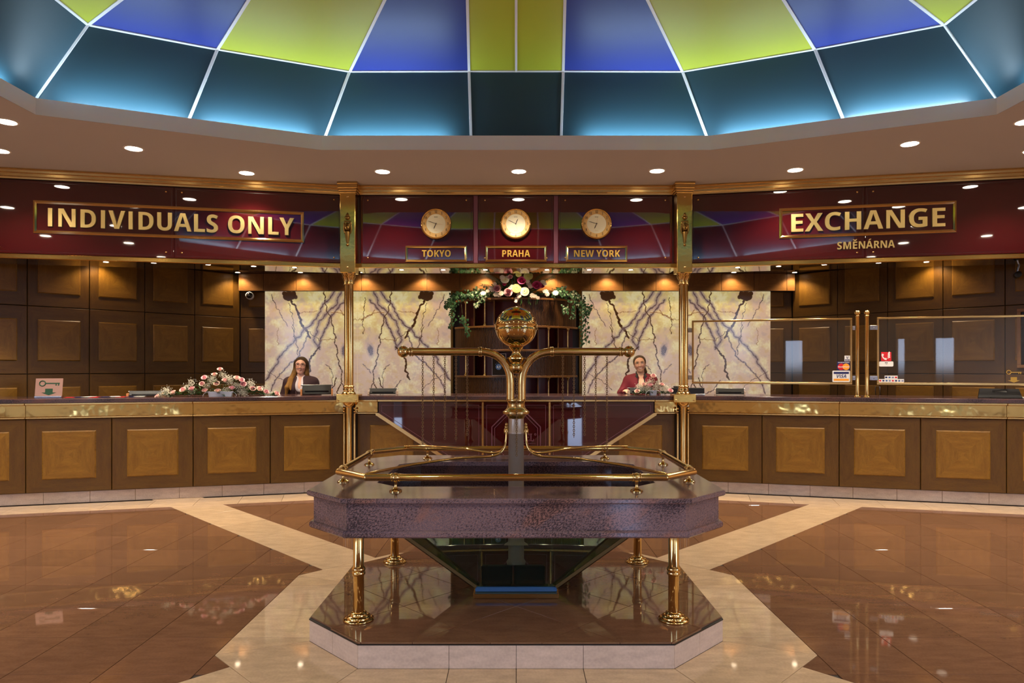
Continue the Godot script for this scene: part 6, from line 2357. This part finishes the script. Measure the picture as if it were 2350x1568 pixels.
func build_rack_flowers() -> void:
	var o := thing("flower_arrangement", "mixed bouquet of pink peonies, white blooms and greenery on top of the pigeonhole rack", "flowers", V(0.0, 2.516, 9.86))
	var s := 0.0063
	var loc := func(px: float, py: float, z := 0.0) -> Vector3: return Vector3((px - 1184.5) * s, (684.0 - py) * s, z)
	var green := MB.new()
	for k in 220:
		var w := rng.randf_range(0.05, PI - 0.05)
		var r := rng.randf_range(0.05, 0.30)
		var g := rng.randf_range(0.3, 1.0)
		green.tint = Color(0.035 * g, 0.10 * g, 0.025 * g)
		leaf(green, Vector3(cos(w) * r * 1.2, 0.04 + sin(w) * r * 0.9, rng.randf_range(-0.06, 0.05)), Vector3(cos(w), sin(w) * 0.9, rng.randf_range(-0.3, 0.6)), Vector3.BACK, rng.randf_range(0.05, 0.11), rng.randf_range(0.014, 0.03))
	# feathery fronds on the right and grey sprigs on the left
	for e in [[0.20, 0.20, 0.62, 0.52], [0.24, 0.16, 0.66, 0.36], [0.14, 0.24, 0.42, 0.60], [-0.16, 0.18, -0.52, 0.40], [-0.20, 0.10, -0.60, 0.22]]:
		var from := Vector3(e[0], e[1], 0.02)
		var to := Vector3(e[2], e[3], 0.05) * 0.82
		green.tint = Color(0.03, 0.09, 0.02) if e[0] > 0 else Color(0.16, 0.22, 0.15)
		green.tube([from, to], 0.003, 5)
		for k in 14:
			for side in [-1.0, 1.0]:
				var along := (to - from).normalized()
				leaf(green, from.lerp(to, (k + 1) / 14.0), along + Vector3(-along.y, along.x, 0) * side * 0.9, Vector3.BACK, 0.045, 0.010)
	# two hanging sprays
	for e in [[1195.0, 700.0], [1214.0, 702.0], [1232.0, 698.0]]:
		var p: Vector3 = loc.call(e[0], 680.0, 0.06)
		green.tint = Color(0.07, 0.20, 0.04)
		for k in 9:
			leaf(green, p + Vector3(rng.randf_range(-0.015, 0.015), -0.013 * k, 0.01), Vector3(rng.randf_range(-0.6, 0.6), -1, 0.2), Vector3.BACK, 0.035, 0.013)
	stuff(part(o, "greenery", green, M.leaf))
	var peony := rose_mesh(Color(0.50, 0.02, 0.14), Color(0.74, 0.10, 0.30), 9)
	var pale := rose_mesh(Color(0.60, 0.18, 0.28), Color(0.80, 0.46, 0.50), 10)
	var white := daisy_mesh(Color(0.70, 0.62, 0.30), Color(0.82, 0.79, 0.72), 16, 4)
	var cream := daisy_mesh(Color(0.80, 0.74, 0.62), Color(0.80, 0.70, 0.62), 7, 2)
	var lime := daisy_mesh(Color(0.46, 0.44, 0.10), Color(0.56, 0.54, 0.20), 12, 4)
	var blooms := [
		["peony", peony, 1197, 648, 9.0], ["peony", peony, 1231.5, 659, 10.0], ["peony", peony, 1243, 660, 5.5], ["peony", pale, 1141.6, 666, 8.0], ["peony", pale, 1166.5, 674, 9.0], ["peony", pale, 1171, 639, 5.5], ["peony", peony, 1158, 656, 4.5],
		["chrysanthemum", white, 1203.8, 672, 10.5], ["chrysanthemum", white, 1159, 646, 10.0], ["hydrangea", lime, 1185.6, 665, 11.0], ["hydrangea", lime, 1212, 637, 11.0], ["hydrangea", lime, 1190, 634, 7.0],
	]
	for q in [[1213, 655, 6], [1210, 648, 6], [1217, 660, 6], [1151, 676, 6], [1138, 678, 6], [1146, 680, 6], [1172, 664, 6], [1175, 660, 5], [1251, 672, 7], [1274, 675, 7], [1255, 677, 6], [1110, 676, 7], [1120, 670, 5], [1131, 668, 6], [1127, 663, 5], [1136, 655, 5], [1191, 681, 6], [1186, 688, 5], [1184, 694, 4], [1227, 683, 6], [1234, 686, 5], [1221, 681, 6], [1153, 640, 6], [1165, 641, 6], [1245, 650, 6], [1250, 655, 5], [1186, 620, 5], [1192, 626, 4]]:
		blooms.append(["orchid", cream, q[0], q[1], q[2]])
	for q in blooms:
		var turn := Basis(Vector3.RIGHT, rng.randf_range(0.9, 1.5)) * Basis(Vector3.UP, rng.randf() * TAU)
		part(o, q[0], q[1], M.petal, Transform3D(turn.scaled(Vector3.ONE * q[4] * s), loc.call(q[2], q[3], 0.07 + rng.randf() * 0.04)))
	# ivy trailing over both shoulders of the rack
	for side in 2:
		var v := thing("ivy", ["trailing ivy over the left shoulder of the pigeonhole rack", "trailing ivy over the right shoulder of the pigeonhole rack"][side], "plant", V(-0.6 if side == 0 else 0.6, 2.516, 9.96))
		var mb := MB.new()
		var x0: float = -0.6 if side == 0 else 0.6
		var spots := []
		if side == 0:
			for k in 230:
				var t := rng.randf()
				spots.append([lerpf(1122, 1034, t) + rng.randfn(0, 5), lerpf(672, 684, t * t) + rng.randfn(0, 6), 1.0 if t < 0.45 else 0.5])
			for k in 60:
				spots.append([1032 + rng.randfn(0, 6), rng.randf_range(690, 706), 0.45])
			for k in 45:
				spots.append([1037 + rng.randfn(0, 4), rng.randf_range(690, 752), 0.4])
			for k in 44:
				spots.append([lerpf(1060, 1077, k / 44.0) + rng.randfn(0, 4), lerpf(725, 771, k / 44.0) + rng.randfn(0, 2), 0.5])
			for k in 40:
				spots.append([lerpf(1112, 1090, k / 40.0) + rng.randfn(0, 3), lerpf(682, 705, k / 40.0) + rng.randfn(0, 2), 1.0])
		else:
			for k in 230:
				var t := rng.randf()
				spots.append([lerpf(1272, 1338, t) + rng.randfn(0, 6), lerpf(668, 696, t * t) + rng.randfn(0, 6), 0.6])
			for k in 70:
				spots.append([lerpf(1336, 1350, k / 70.0) + rng.randfn(0, 5), rng.randf_range(696, 722), 0.4])
			for k in 34:
				spots.append([1346 + 5.0 * sin(k * 1.3) + rng.randfn(0, 2), 716 + k * 2.2, 0.5])
			for k in 30:
				spots.append([1335 + 3.0 * sin(k * 1.9) + rng.randfn(0, 2), 716 + k * 2.6, 0.45])
			for k in 22:
				spots.append([1296 + rng.randfn(0, 5), 700 + k * 0.9, 0.6])
			for k in 20:
				spots.append([1314 + rng.randfn(0, 3), 700 + k * 1.6, 0.4])
		for q in spots:
			var g: float = rng.randf_range(0.6, 1.1)
			var vari: bool = rng.randf() < 0.22 and q[2] > 0.55
			mb.tint = Color(0.34, 0.40, 0.26) if vari else Color(0.05 * g, 0.14 * g, 0.05 * g)
			var p := Vector3((q[0] - 1184.5) * 0.00634 - x0, (684.0 - q[1]) * 0.00634, rng.randf_range(-0.04, 0.14))
			ivy_leaf(mb, p, Vector3(rng.randf_range(-0.7, 0.7), -1, rng.randf_range(-0.1, 0.5)), Vector3(rng.randf_range(-0.5, 0.5), 0.3, 1), rng.randf_range(0.022, 0.042))
		stuff(part(v, "leaves", mb, M.leaf))
		var stems := MB.new()
		stems.tint = Color(0.10, 0.09, 0.04)
		var runs := [[[1122, 676], [1070, 680], [1036, 690], [1034, 755]], [[1058, 690], [1062, 730], [1077, 772]]] if side == 0 else [[[1272, 674], [1320, 684], [1342, 716], [1346, 792]], [[1310, 684], [1335, 720], [1336, 794]]]
		for r in runs:
			var pts := []
			for q in r:
				pts.append(Vector3((q[0] - 1184.5) * 0.00634 - x0, (684.0 - q[1]) * 0.00634, 0.03))
			stems.tube(pts, 0.003, 5)
		part(v, "stem", stems, M.leaf)


# ---------------------------------------------------------------- people

# a smooth union of tapered capsules [a, b, radius at a, radius at b, blend] (a sixth entry of -1 carves) meshed as surface nets
func flesh(prims: Array, cell: float, paint: Callable, into: MB, xf := Transform3D.IDENTITY, below := -99.0) -> void:
	var lo := Vector3.ONE * 99.0
	var hi := -lo
	for q in prims:
		if q.size() > 5 and q[5] < 0:
			continue
		for e in 2:
			var r: float = q[2 + e] + cell * 2.0
			lo = lo.min(q[e] - Vector3.ONE * r)
			hi = hi.max(q[e] + Vector3.ONE * r)
	var n := Vector3i(((hi - lo) / cell).ceil()) + Vector3i.ONE
	var n4 := Vector3i((n.x + 3) / 4, (n.y + 3) / 4, (n.z + 3) / 4)
	n = n4 * 4 + Vector3i.ONE
	var f := PackedFloat32Array()
	f.resize(n.x * n.y * n.z)
	f.fill(1.0)
	var near := []
	for bz in n4.z:
		for by in n4.y:
			for bx in n4.x:
				var mid := lo + Vector3(bx * 4 + 2, by * 4 + 2, bz * 4 + 2) * cell
				if absf(field(prims, mid)) < cell * 4.6:
					near.append(Vector3i(bx, by, bz) * 4)
	for b in near:
		for z in range(b.z, b.z + 5):
			for y in range(b.y, b.y + 5):
				for x in range(b.x, b.x + 5):
					var k: int = (z * n.y + y) * n.x + x
					if f[k] == 1.0:
						f[k] = field(prims, lo + Vector3(x, y, z) * cell)
	var idx := {}
	var first := into.v.size()
	var pos := PackedVector3Array()
	for b in near:
		for z in range(b.z, b.z + 4):
			for y in range(b.y, b.y + 4):
				for x in range(b.x, b.x + 4):
					var sum := Vector3.ZERO
					var cnt := 0
					var c := PackedFloat32Array()
					for e in 8:
						c.append(f[((z + (e >> 2)) * n.y + y + ((e >> 1) & 1)) * n.x + x + (e & 1)])
					for e in [[0, 1], [2, 3], [4, 5], [6, 7], [0, 2], [1, 3], [4, 6], [5, 7], [0, 4], [1, 5], [2, 6], [3, 7]]:
						var a: float = c[e[0]]
						var d: float = c[e[1]]
						if (a < 0.0) != (d < 0.0):
							var t := a / (a - d)
							var p0 := Vector3(e[0] & 1, (e[0] >> 1) & 1, e[0] >> 2)
							var p1 := Vector3(e[1] & 1, (e[1] >> 1) & 1, e[1] >> 2)
							sum += p0.lerp(p1, t)
							cnt += 1
					if cnt:
						idx[Vector3i(x, y, z)] = pos.size()
						pos.append(lo + (Vector3(x, y, z) + sum / cnt) * cell)
	var nrm := PackedVector3Array()
	nrm.resize(pos.size())
	var quads := []
	var axes := [[Vector3i(1, 0, 0), Vector3i(0, 1, 0), Vector3i(0, 0, 1)], [Vector3i(0, 1, 0), Vector3i(0, 0, 1), Vector3i(1, 0, 0)], [Vector3i(0, 0, 1), Vector3i(1, 0, 0), Vector3i(0, 1, 0)]]
	for key in idx:
		for ax in axes:
			var e: Vector3i = key + ax[0]
			if e.x >= n.x or e.y >= n.y or e.z >= n.z:
				continue
			var a := f[(key.z * n.y + key.y) * n.x + key.x]
			var d := f[(e.z * n.y + e.y) * n.x + e.x]
			if (a < 0.0) == (d < 0.0):
				continue
			var k1: Vector3i = key - ax[1]
			var k2: Vector3i = key - ax[1] - ax[2]
			var k3: Vector3i = key - ax[2]
			if not (idx.has(k1) and idx.has(k2) and idx.has(k3)):
				continue
			var q := [idx[key], idx[k1], idx[k2], idx[k3]]
			var nn := (pos[q[1]] - pos[q[0]]).cross(pos[q[3]] - pos[q[0]]) + (pos[q[3]] - pos[q[2]]).cross(pos[q[1]] - pos[q[2]])
			if nn.dot(Vector3(ax[0]) * (1.0 if a < 0.0 else -1.0)) < 0.0:
				nn = -nn
			for w in q:
				nrm[w] += nn
			quads.append(q)
	for k in pos.size():
		into.tint = paint.call(pos[k])
		into.add(xf * pos[k], (xf.basis * nrm[k]).normalized())
	for q in quads:
		if pos[q[0]].y < below:
			continue
		into.face(first + q[0], first + q[1], first + q[2])
		into.face(first + q[0], first + q[2], first + q[3])


func field(prims: Array, p: Vector3) -> float:
	var d := 9.0
	for q in prims:
		var a: Vector3 = q[0]
		var ab: Vector3 = q[1] - a
		var t := clampf((p - a).dot(ab) / maxf(ab.length_squared(), 1e-9), 0.0, 1.0)
		var e := (p - a - ab * t).length() - lerpf(q[2], q[3], t)
		var k: float = q[4]
		if q.size() > 5 and q[5] < 0:
			var h := clampf(0.5 - 0.5 * (d + e) / k, 0.0, 1.0)
			d = lerpf(d, -e, h) + k * h * (1.0 - h)
		else:
			var h := clampf(0.5 + 0.5 * (d - e) / k, 0.0, 1.0)
			d = lerpf(d, e, h) - k * h * (1.0 - h)
	return d


func grown(prims: Array, by: float) -> Array:
	var r := []
	for q in prims:
		r.append([q[0], q[1], q[2] + by, q[3] + by, q[4]])
	return r


func head_prims() -> Array:
	var r := [
		[Vector3(0, 0.030, -0.022), Vector3(0, 0.028, 0.004), 0.083, 0.080, 0.02],
		[Vector3(0, 0.020, 0.020), Vector3(0, -0.052, 0.026), 0.064, 0.049, 0.03],
		[Vector3(0, -0.088, 0.044), Vector3(0, -0.092, 0.046), 0.020, 0.020, 0.035],
		[Vector3(0, 0.012, 0.080), Vector3(0, -0.026, 0.096), 0.006, 0.0105, 0.016],
	]
	for s in [-1.0, 1.0]:
		r.append([Vector3(s * 0.046, -0.045, 0.004), Vector3(s * 0.012, -0.092, 0.038), 0.022, 0.018, 0.03])
		r.append([Vector3(s * 0.034, -0.026, 0.056), Vector3(s * 0.036, -0.030, 0.054), 0.024, 0.022, 0.02])
		r.append([Vector3(s * 0.010, -0.029, 0.086), Vector3(s * 0.012, -0.030, 0.085), 0.0075, 0.007, 0.008])
		r.append([Vector3(s * 0.012, 0.032, 0.079), Vector3(s * 0.046, 0.030, 0.062), 0.008, 0.007, 0.014])
		r.append([Vector3(s * 0.079, 0.014, -0.012), Vector3(s * 0.074, -0.022, -0.004), 0.012, 0.007, 0.008])
	for s in [-1.0, 1.0]:
		r.append([Vector3(s * 0.031, 0.012, 0.094), Vector3(s * 0.033, 0.012, 0.092), 0.014, 0.013, 0.012, -1])
	# lips, drawn up at the corners
	for y in [[-0.050, -0.0560, 0.0045], [-0.052, -0.0660, 0.0052]]:
		for s in [-1.0, 1.0]:
			r.append([Vector3(s * 0.025, y[0] + 0.002, 0.070), Vector3(0, y[1], 0.081), y[2] * 0.7, y[2], 0.006])
	return r


func hand_prims(wrist: Vector3, go: Vector3, down: Vector3, s: float) -> Array:
	var f := go.normalized()
	var n := (down - f * down.dot(f)).normalized()
	var w := f.cross(n).normalized() * s
	var palm := wrist + f * 0.05
	var r := [[wrist, palm + f * 0.035, 0.023, 0.026, 0.02]]
	for k in 4:
		var base := palm + f * (0.042 - 0.004 * absf(k - 1.5)) + w * (k - 1.5) * 0.019
		var l: float = [0.062, 0.072, 0.067, 0.052][k]
		var m := base + f * l * 0.5 + n * 0.006
		r.append([palm + w * (k - 1.5) * 0.012, base, 0.012, 0.0095, 0.010])
		r.append([base, m, 0.0092, 0.0085, 0.004])
		r.append([m, m + (f + n * 0.7).normalized() * l * 0.5, 0.0085, 0.0070, 0.004])
	var th := wrist + f * 0.03 - w * 0.026
	r.append([wrist + f * 0.02, th, 0.016, 0.013, 0.012])
	r.append([th, th + (f - w * 0.7).normalized() * 0.035, 0.0105, 0.0095, 0.005])
	r.append([th + (f - w * 0.7).normalized() * 0.035, th + (f - w * 0.7).normalized() * 0.035 + f * 0.026, 0.0095, 0.008, 0.004])
	return r


func build_people() -> void:
	woman(0)
	woman(1)


func woman(kind: int) -> void:
	var label: String = ["person with long brown hair and glasses in a dark blazer behind the left counter", "smiling person with hair tied back in a burgundy jacket and black shirt behind the counter"][kind]
	var base := V(-2.875, 0.0, 9.12) if kind == 0 else V(1.690, 0.0, 9.28)
	var o := thing("person", label, "person", base, 0.10 if kind == 0 else -0.06)
	var y := 0.0 if kind == 0 else 0.022
	var lift := Vector3(0, y, 0)
	# trunk and limbs
	var torso := []
	for s in [-1.0, 1.0]:
		torso.append([Vector3(s * 0.070, 1.27, -0.005), Vector3(s * 0.060, 1.06, 0.0), 0.098, 0.088, 0.06])
		torso.append([Vector3(s * 0.060, 1.06, 0.0), Vector3(s * 0.080, 0.88, -0.01), 0.088, 0.105, 0.06])
		torso.append([Vector3(s * 0.060, 1.235, 0.070), Vector3(s * 0.060, 1.225, 0.072), 0.052, 0.052, 0.05])
		torso.append([Vector3(0.0, 1.36, -0.015), Vector3(s * 0.155, 1.312, -0.012), 0.044, 0.047, 0.05])
	var elbows := [Vector3(-0.235, 1.10, -0.03), Vector3(0.235, 1.10, -0.02)]
	var wrists := [Vector3(-0.16, 1.02, 0.20), Vector3(0.16, 1.02, 0.20)]
	if kind == 1:
		elbows = [Vector3(-0.255, 1.135, 0.04), Vector3(0.225, 1.10, 0.0)]
		wrists = [Vector3(-0.235, 1.175, 0.285), Vector3(0.12, 1.175, 0.285)]
	var arms := []
	var hands := []
	for k in 2:
		var s: float = [-1.0, 1.0][k]
		arms.append([Vector3(s * 0.162, 1.305, -0.012), elbows[k], 0.048, 0.040, 0.04])
		arms.append([elbows[k], wrists[k], 0.040, 0.028, 0.03])
		hands.append_array(hand_prims(wrists[k], (wrists[k] - elbows[k]) * Vector3(1, 0, 1) + Vector3(-s * 0.06, 0, 0.08), Vector3.DOWN, -s))
	var legs := []
	for s in [-1.0, 1.0]:
		legs.append([Vector3(s * 0.085, 0.86, 0.0), Vector3(s * 0.085, 0.47, 0.015), 0.092, 0.056, 0.04])
		legs.append([Vector3(s * 0.085, 0.47, 0.015), Vector3(s * 0.085, 0.09, -0.01), 0.056, 0.036, 0.03])
		legs.append([Vector3(s * 0.085, 0.045, -0.02), Vector3(s * 0.092, 0.035, 0.14), 0.038, 0.030, 0.03])
	var neck := [[Vector3(0, 1.33, -0.015), Vector3(0, 1.455, 0.0), 0.060, 0.050, 0.03]]
	var skin := Color(0.70, 0.40, 0.31) if kind == 0 else Color(0.66, 0.40, 0.28)
	var lip := Color(0.50, 0.16, 0.15)
	var brow := Color(0.13, 0.08, 0.05)
	var paint_head := func(p: Vector3) -> Color:
		var c := skin
		var cheek := clampf(1.0 - Vector2(absf(p.x) - 0.040, p.y + 0.028).length() / 0.030, 0.0, 1.0) * clampf((p.z - 0.03) * 30.0, 0.0, 1.0)
		c = c.lerp(Color(0.72, 0.28, 0.24), cheek * 0.55)
		var my := p.y + 0.0605 - 9.0 * p.x * p.x
		if p.z > 0.058 and absf(p.x) < 0.029 - absf(my) * 0.9 and absf(my) < 0.0095:
			c = c.lerp(lip, 0.7)
			if kind == 1 and absf(p.x) < 0.021 and my > -0.0045 and my < 0.0040:
				c = Color(0.80, 0.72, 0.66)
			elif kind == 0 and absf(my) < 0.0022:
				c = Color(0.26, 0.07, 0.07)
		if p.z > 0.055 and absf(p.x) > 0.012 and absf(p.x) < 0.050 and absf(p.y - 0.034 + absf(absf(p.x) - 0.030) * 0.16) < 0.0048:
			c = c.lerp(brow, 0.8)
		if p.z > 0.060 and Vector2((absf(p.x) - 0.032) * 0.75, p.y - 0.012).length() < 0.0125:
			c = c.lerp(Color(0.30, 0.14, 0.11), 0.45)
		return c
	var plain_skin := func(_p: Vector3) -> Color: return skin
	var body := MB.new()
	var all := torso + arms + legs + neck
	flesh(all, 0.02, plain_skin, body, Transform3D(Basis.IDENTITY, lift))
	flesh(hands, 0.005, plain_skin, body, Transform3D(Basis.IDENTITY, lift))
	var turn := Basis(Vector3.BACK, -0.05) * Basis(Vector3.UP, 0.06) if kind == 0 else Basis(Vector3.BACK, 0.09) * Basis(Vector3.UP, -0.10)
	var hx := Transform3D(turn.scaled(Vector3.ONE * 0.98), Vector3(0.005 if kind == 0 else -0.012, 1.532, 0.015) + lift)
	flesh(head_prims(), 0.0042, paint_head, body, hx)
	part(o, "body", body, M.skin)
	# eyes, teeth
	for s in [-1.0, 1.0]:
		var e := MB.new()
		e.ball(Vector3(s * 0.032, 0.0115, 0.0715), 0.0118, 14, 10, Vector3(1.15, 0.62, 0.8))
		var white := part(o, "eye", e, M.eye_white, hx)
		var ir := MB.new()
		ir.ball(Vector3(s * 0.032, 0.0115, 0.0785), 0.0052, 12, 8, Vector3(1, 1, 0.6))
		part(white, "iris", ir, M.iris)
		var lid := MB.new()
		lid.tube([Vector3(s * 0.018, 0.012, 0.080), Vector3(s * 0.025, 0.0185, 0.083), Vector3(s * 0.034, 0.0195, 0.082), Vector3(s * 0.046, 0.012, 0.073)], 0.0022, 8)
		part(white, "lashes", lid, M.iris)
	# hair
	var dark := Color(0.055, 0.032, 0.018)
	var gold := Color(0.30, 0.155, 0.045)
	var paint_hair := func(p: Vector3) -> Color:
		var streak := 0.5 + 0.5 * sin(p.x * 420.0 + p.z * 260.0 + sin(p.y * 60.0) * 1.2)
		if kind == 0:
			return dark.lerp(gold, clampf((0.02 - p.y) * 4.5, 0.0, 0.9)) * (0.75 + 0.4 * streak)
		return Color(0.085, 0.052, 0.030) * (0.75 + 0.5 * streak)
	var hair := [[Vector3(0, 0.036, -0.028), Vector3(0, 0.034, 0.000), 0.0890, 0.0865, 0.02]]
	if kind == 0:
		for s in [-1.0, 1.0]:
			hair.append([Vector3(s * 0.058, 0.03, -0.01), Vector3(s * 0.078, -0.10, 0.0), 0.040, 0.030, 0.03])
			hair.append([Vector3(s * 0.050, -0.02, -0.06), Vector3(s * 0.070, -0.20, -0.07), 0.052, 0.035, 0.03])
		hair.append([Vector3(-0.080, -0.10, 0.010), Vector3(-0.118, -0.20, 0.055), 0.032, 0.034, 0.03])
		hair.append([Vector3(-0.118, -0.20, 0.055), Vector3(-0.150, -0.30, 0.105), 0.034, 0.030, 0.02])
		hair.append([Vector3(-0.150, -0.30, 0.105), Vector3(-0.160, -0.40, 0.10), 0.030, 0.014, 0.02])
		hair.append([Vector3(-0.095, -0.18, 0.080), Vector3(-0.100, -0.33, 0.12), 0.020, 0.010, 0.02])
		hair.append([Vector3(0.080, -0.10, 0.0), Vector3(0.105, -0.17, -0.01), 0.030, 0.022, 0.02])
		hair.append([Vector3(0.0, 0.020, 0.085), Vector3(0.0, -0.10, 0.090), 0.059, 0.054, 0.012, -1])
		hair.append([Vector3(0.0, -0.13, 0.09), Vector3(0.0, -0.30, 0.12), 0.060, 0.050, 0.012, -1])
	else:
		hair.append([Vector3(0.046, -0.06, -0.055), Vector3(0.070, -0.115, -0.035), 0.034, 0.024, 0.02])
		hair.append([Vector3(0.0, 0.030, 0.102), Vector3(0.0, -0.09, 0.100), 0.075, 0.080, 0.012, -1])
		hair.append([Vector3(0.0, -0.10, 0.03), Vector3(0.0, -0.16, 0.03), 0.065, 0.06, 0.012, -1])
	var hm := MB.new()
	flesh(hair, 0.005, paint_hair, hm, hx)
	part(o, "hair", hm, M.hair)
	if kind == 0:
		var gm := MB.new()
		for s in [-1.0, 1.0]:
			gm.ring(Vector3(s * 0.033, 0.008, 0.096), Vector3(s * 0.2, 0, 1), 0.0245, 0.0018, 24, 6, 0.9)
			gm.tube([Vector3(s * 0.057, 0.014, 0.091), Vector3(s * 0.080, 0.012, 0.0), ], 0.0017, 6)
		gm.tube([Vector3(-0.010, 0.012, 0.099), Vector3(0, 0.015, 0.101), Vector3(0.010, 0.012, 0.099)], 0.0018, 6)
		part(o, "glasses", gm, M.spectacle, hx)
	else:
		var er := MB.new()
		for s in [-1.0, 1.0]:
			er.ball(Vector3(s * 0.078, -0.036, -0.002), 0.0045, 8, 6)
		part(o, "earring", er, M.steel, hx)
	# clothes
	var none := func(_p: Vector3) -> Color: return Color.WHITE
	var vee := [Vector3(0, 1.47, 0.085), Vector3(0, 1.10, 0.175), 0.072, 0.030, 0.008, -1]
	var shirt := MB.new()
	var sp := grown(torso, 0.008)
	sp.append([Vector3(0, 1.30, 0.0), Vector3(0, 1.385, -0.015), 0.072, 0.062, 0.03])
	sp.append([Vector3(0, 1.48, 0.050), Vector3(0, 1.20 if kind == 0 else 1.245, 0.130), 0.050 if kind == 0 else 0.060, 0.010 if kind == 0 else 0.034, 0.006, -1])
	sp.append([Vector3(0, 1.52, 0.0), Vector3(0, 1.405, -0.0), 0.060, 0.052, 0.006, -1])
	flesh(sp, 0.009, none, shirt, Transform3D(Basis.IDENTITY, lift))
	if kind == 1:
		for s in [-1.0, 1.0]:
			flesh([[Vector3(s * 0.048, 1.425, -0.02), Vector3(s * 0.060, 1.36, 0.060), 0.016, 0.018, 0.02], [Vector3(s * 0.060, 1.36, 0.060), Vector3(s * 0.052, 1.285, 0.098), 0.018, 0.012, 0.02]], 0.008, none, shirt, Transform3D(Basis.IDENTITY, lift))
	part(o, "shirt", shirt, M.blouse if kind == 0 else M.shirt_black)
	var jacket := MB.new()
	var jp := grown(torso + arms, 0.019)
	jp.append(vee)
	jp.append([Vector3(0, 1.55, 0.0), Vector3(0, 1.40, -0.005), 0.085, 0.070, 0.008, -1])
	for s in [0, 1]:
		var go: Vector3 = (wrists[s] - elbows[s]).normalized()
		jp.append([wrists[s] + go * 0.062, wrists[s] + go * 0.16, 0.06, 0.08, 0.004, -1])
	flesh(jp, 0.011, none, jacket, Transform3D(Basis.IDENTITY, lift))
	# lapels
	for s in [-1.0, 1.0]:
		flesh([[Vector3(s * 0.078, 1.385, 0.0), Vector3(s * 0.075, 1.30, 0.098), 0.013, 0.017, 0.02], [Vector3(s * 0.075, 1.30, 0.098), Vector3(s * 0.022, 1.13, 0.142), 0.017, 0.010, 0.02]], 0.008, none, jacket, Transform3D(Basis.IDENTITY, lift))
	part(o, "jacket", jacket, M.jacket_dark if kind == 0 else M.jacket_red)
	var trousers := MB.new()
	flesh(grown(legs.filter(func(q): return q[0].y > 0.3), 0.014) + [[Vector3(-0.07, 0.90, -0.01), Vector3(0.07, 0.90, -0.01), 0.125, 0.125, 0.05]], 0.022, none, trousers, Transform3D(Basis.IDENTITY, lift))
	part(o, "trousers", trousers, M.shirt_black)
	var shoes := MB.new()
	flesh(grown(legs.filter(func(q): return q[0].y < 0.1), 0.006), 0.012, none, shoes, Transform3D(Basis.IDENTITY, Vector3.ZERO))
	part(o, "shoes", shoes, M.black)
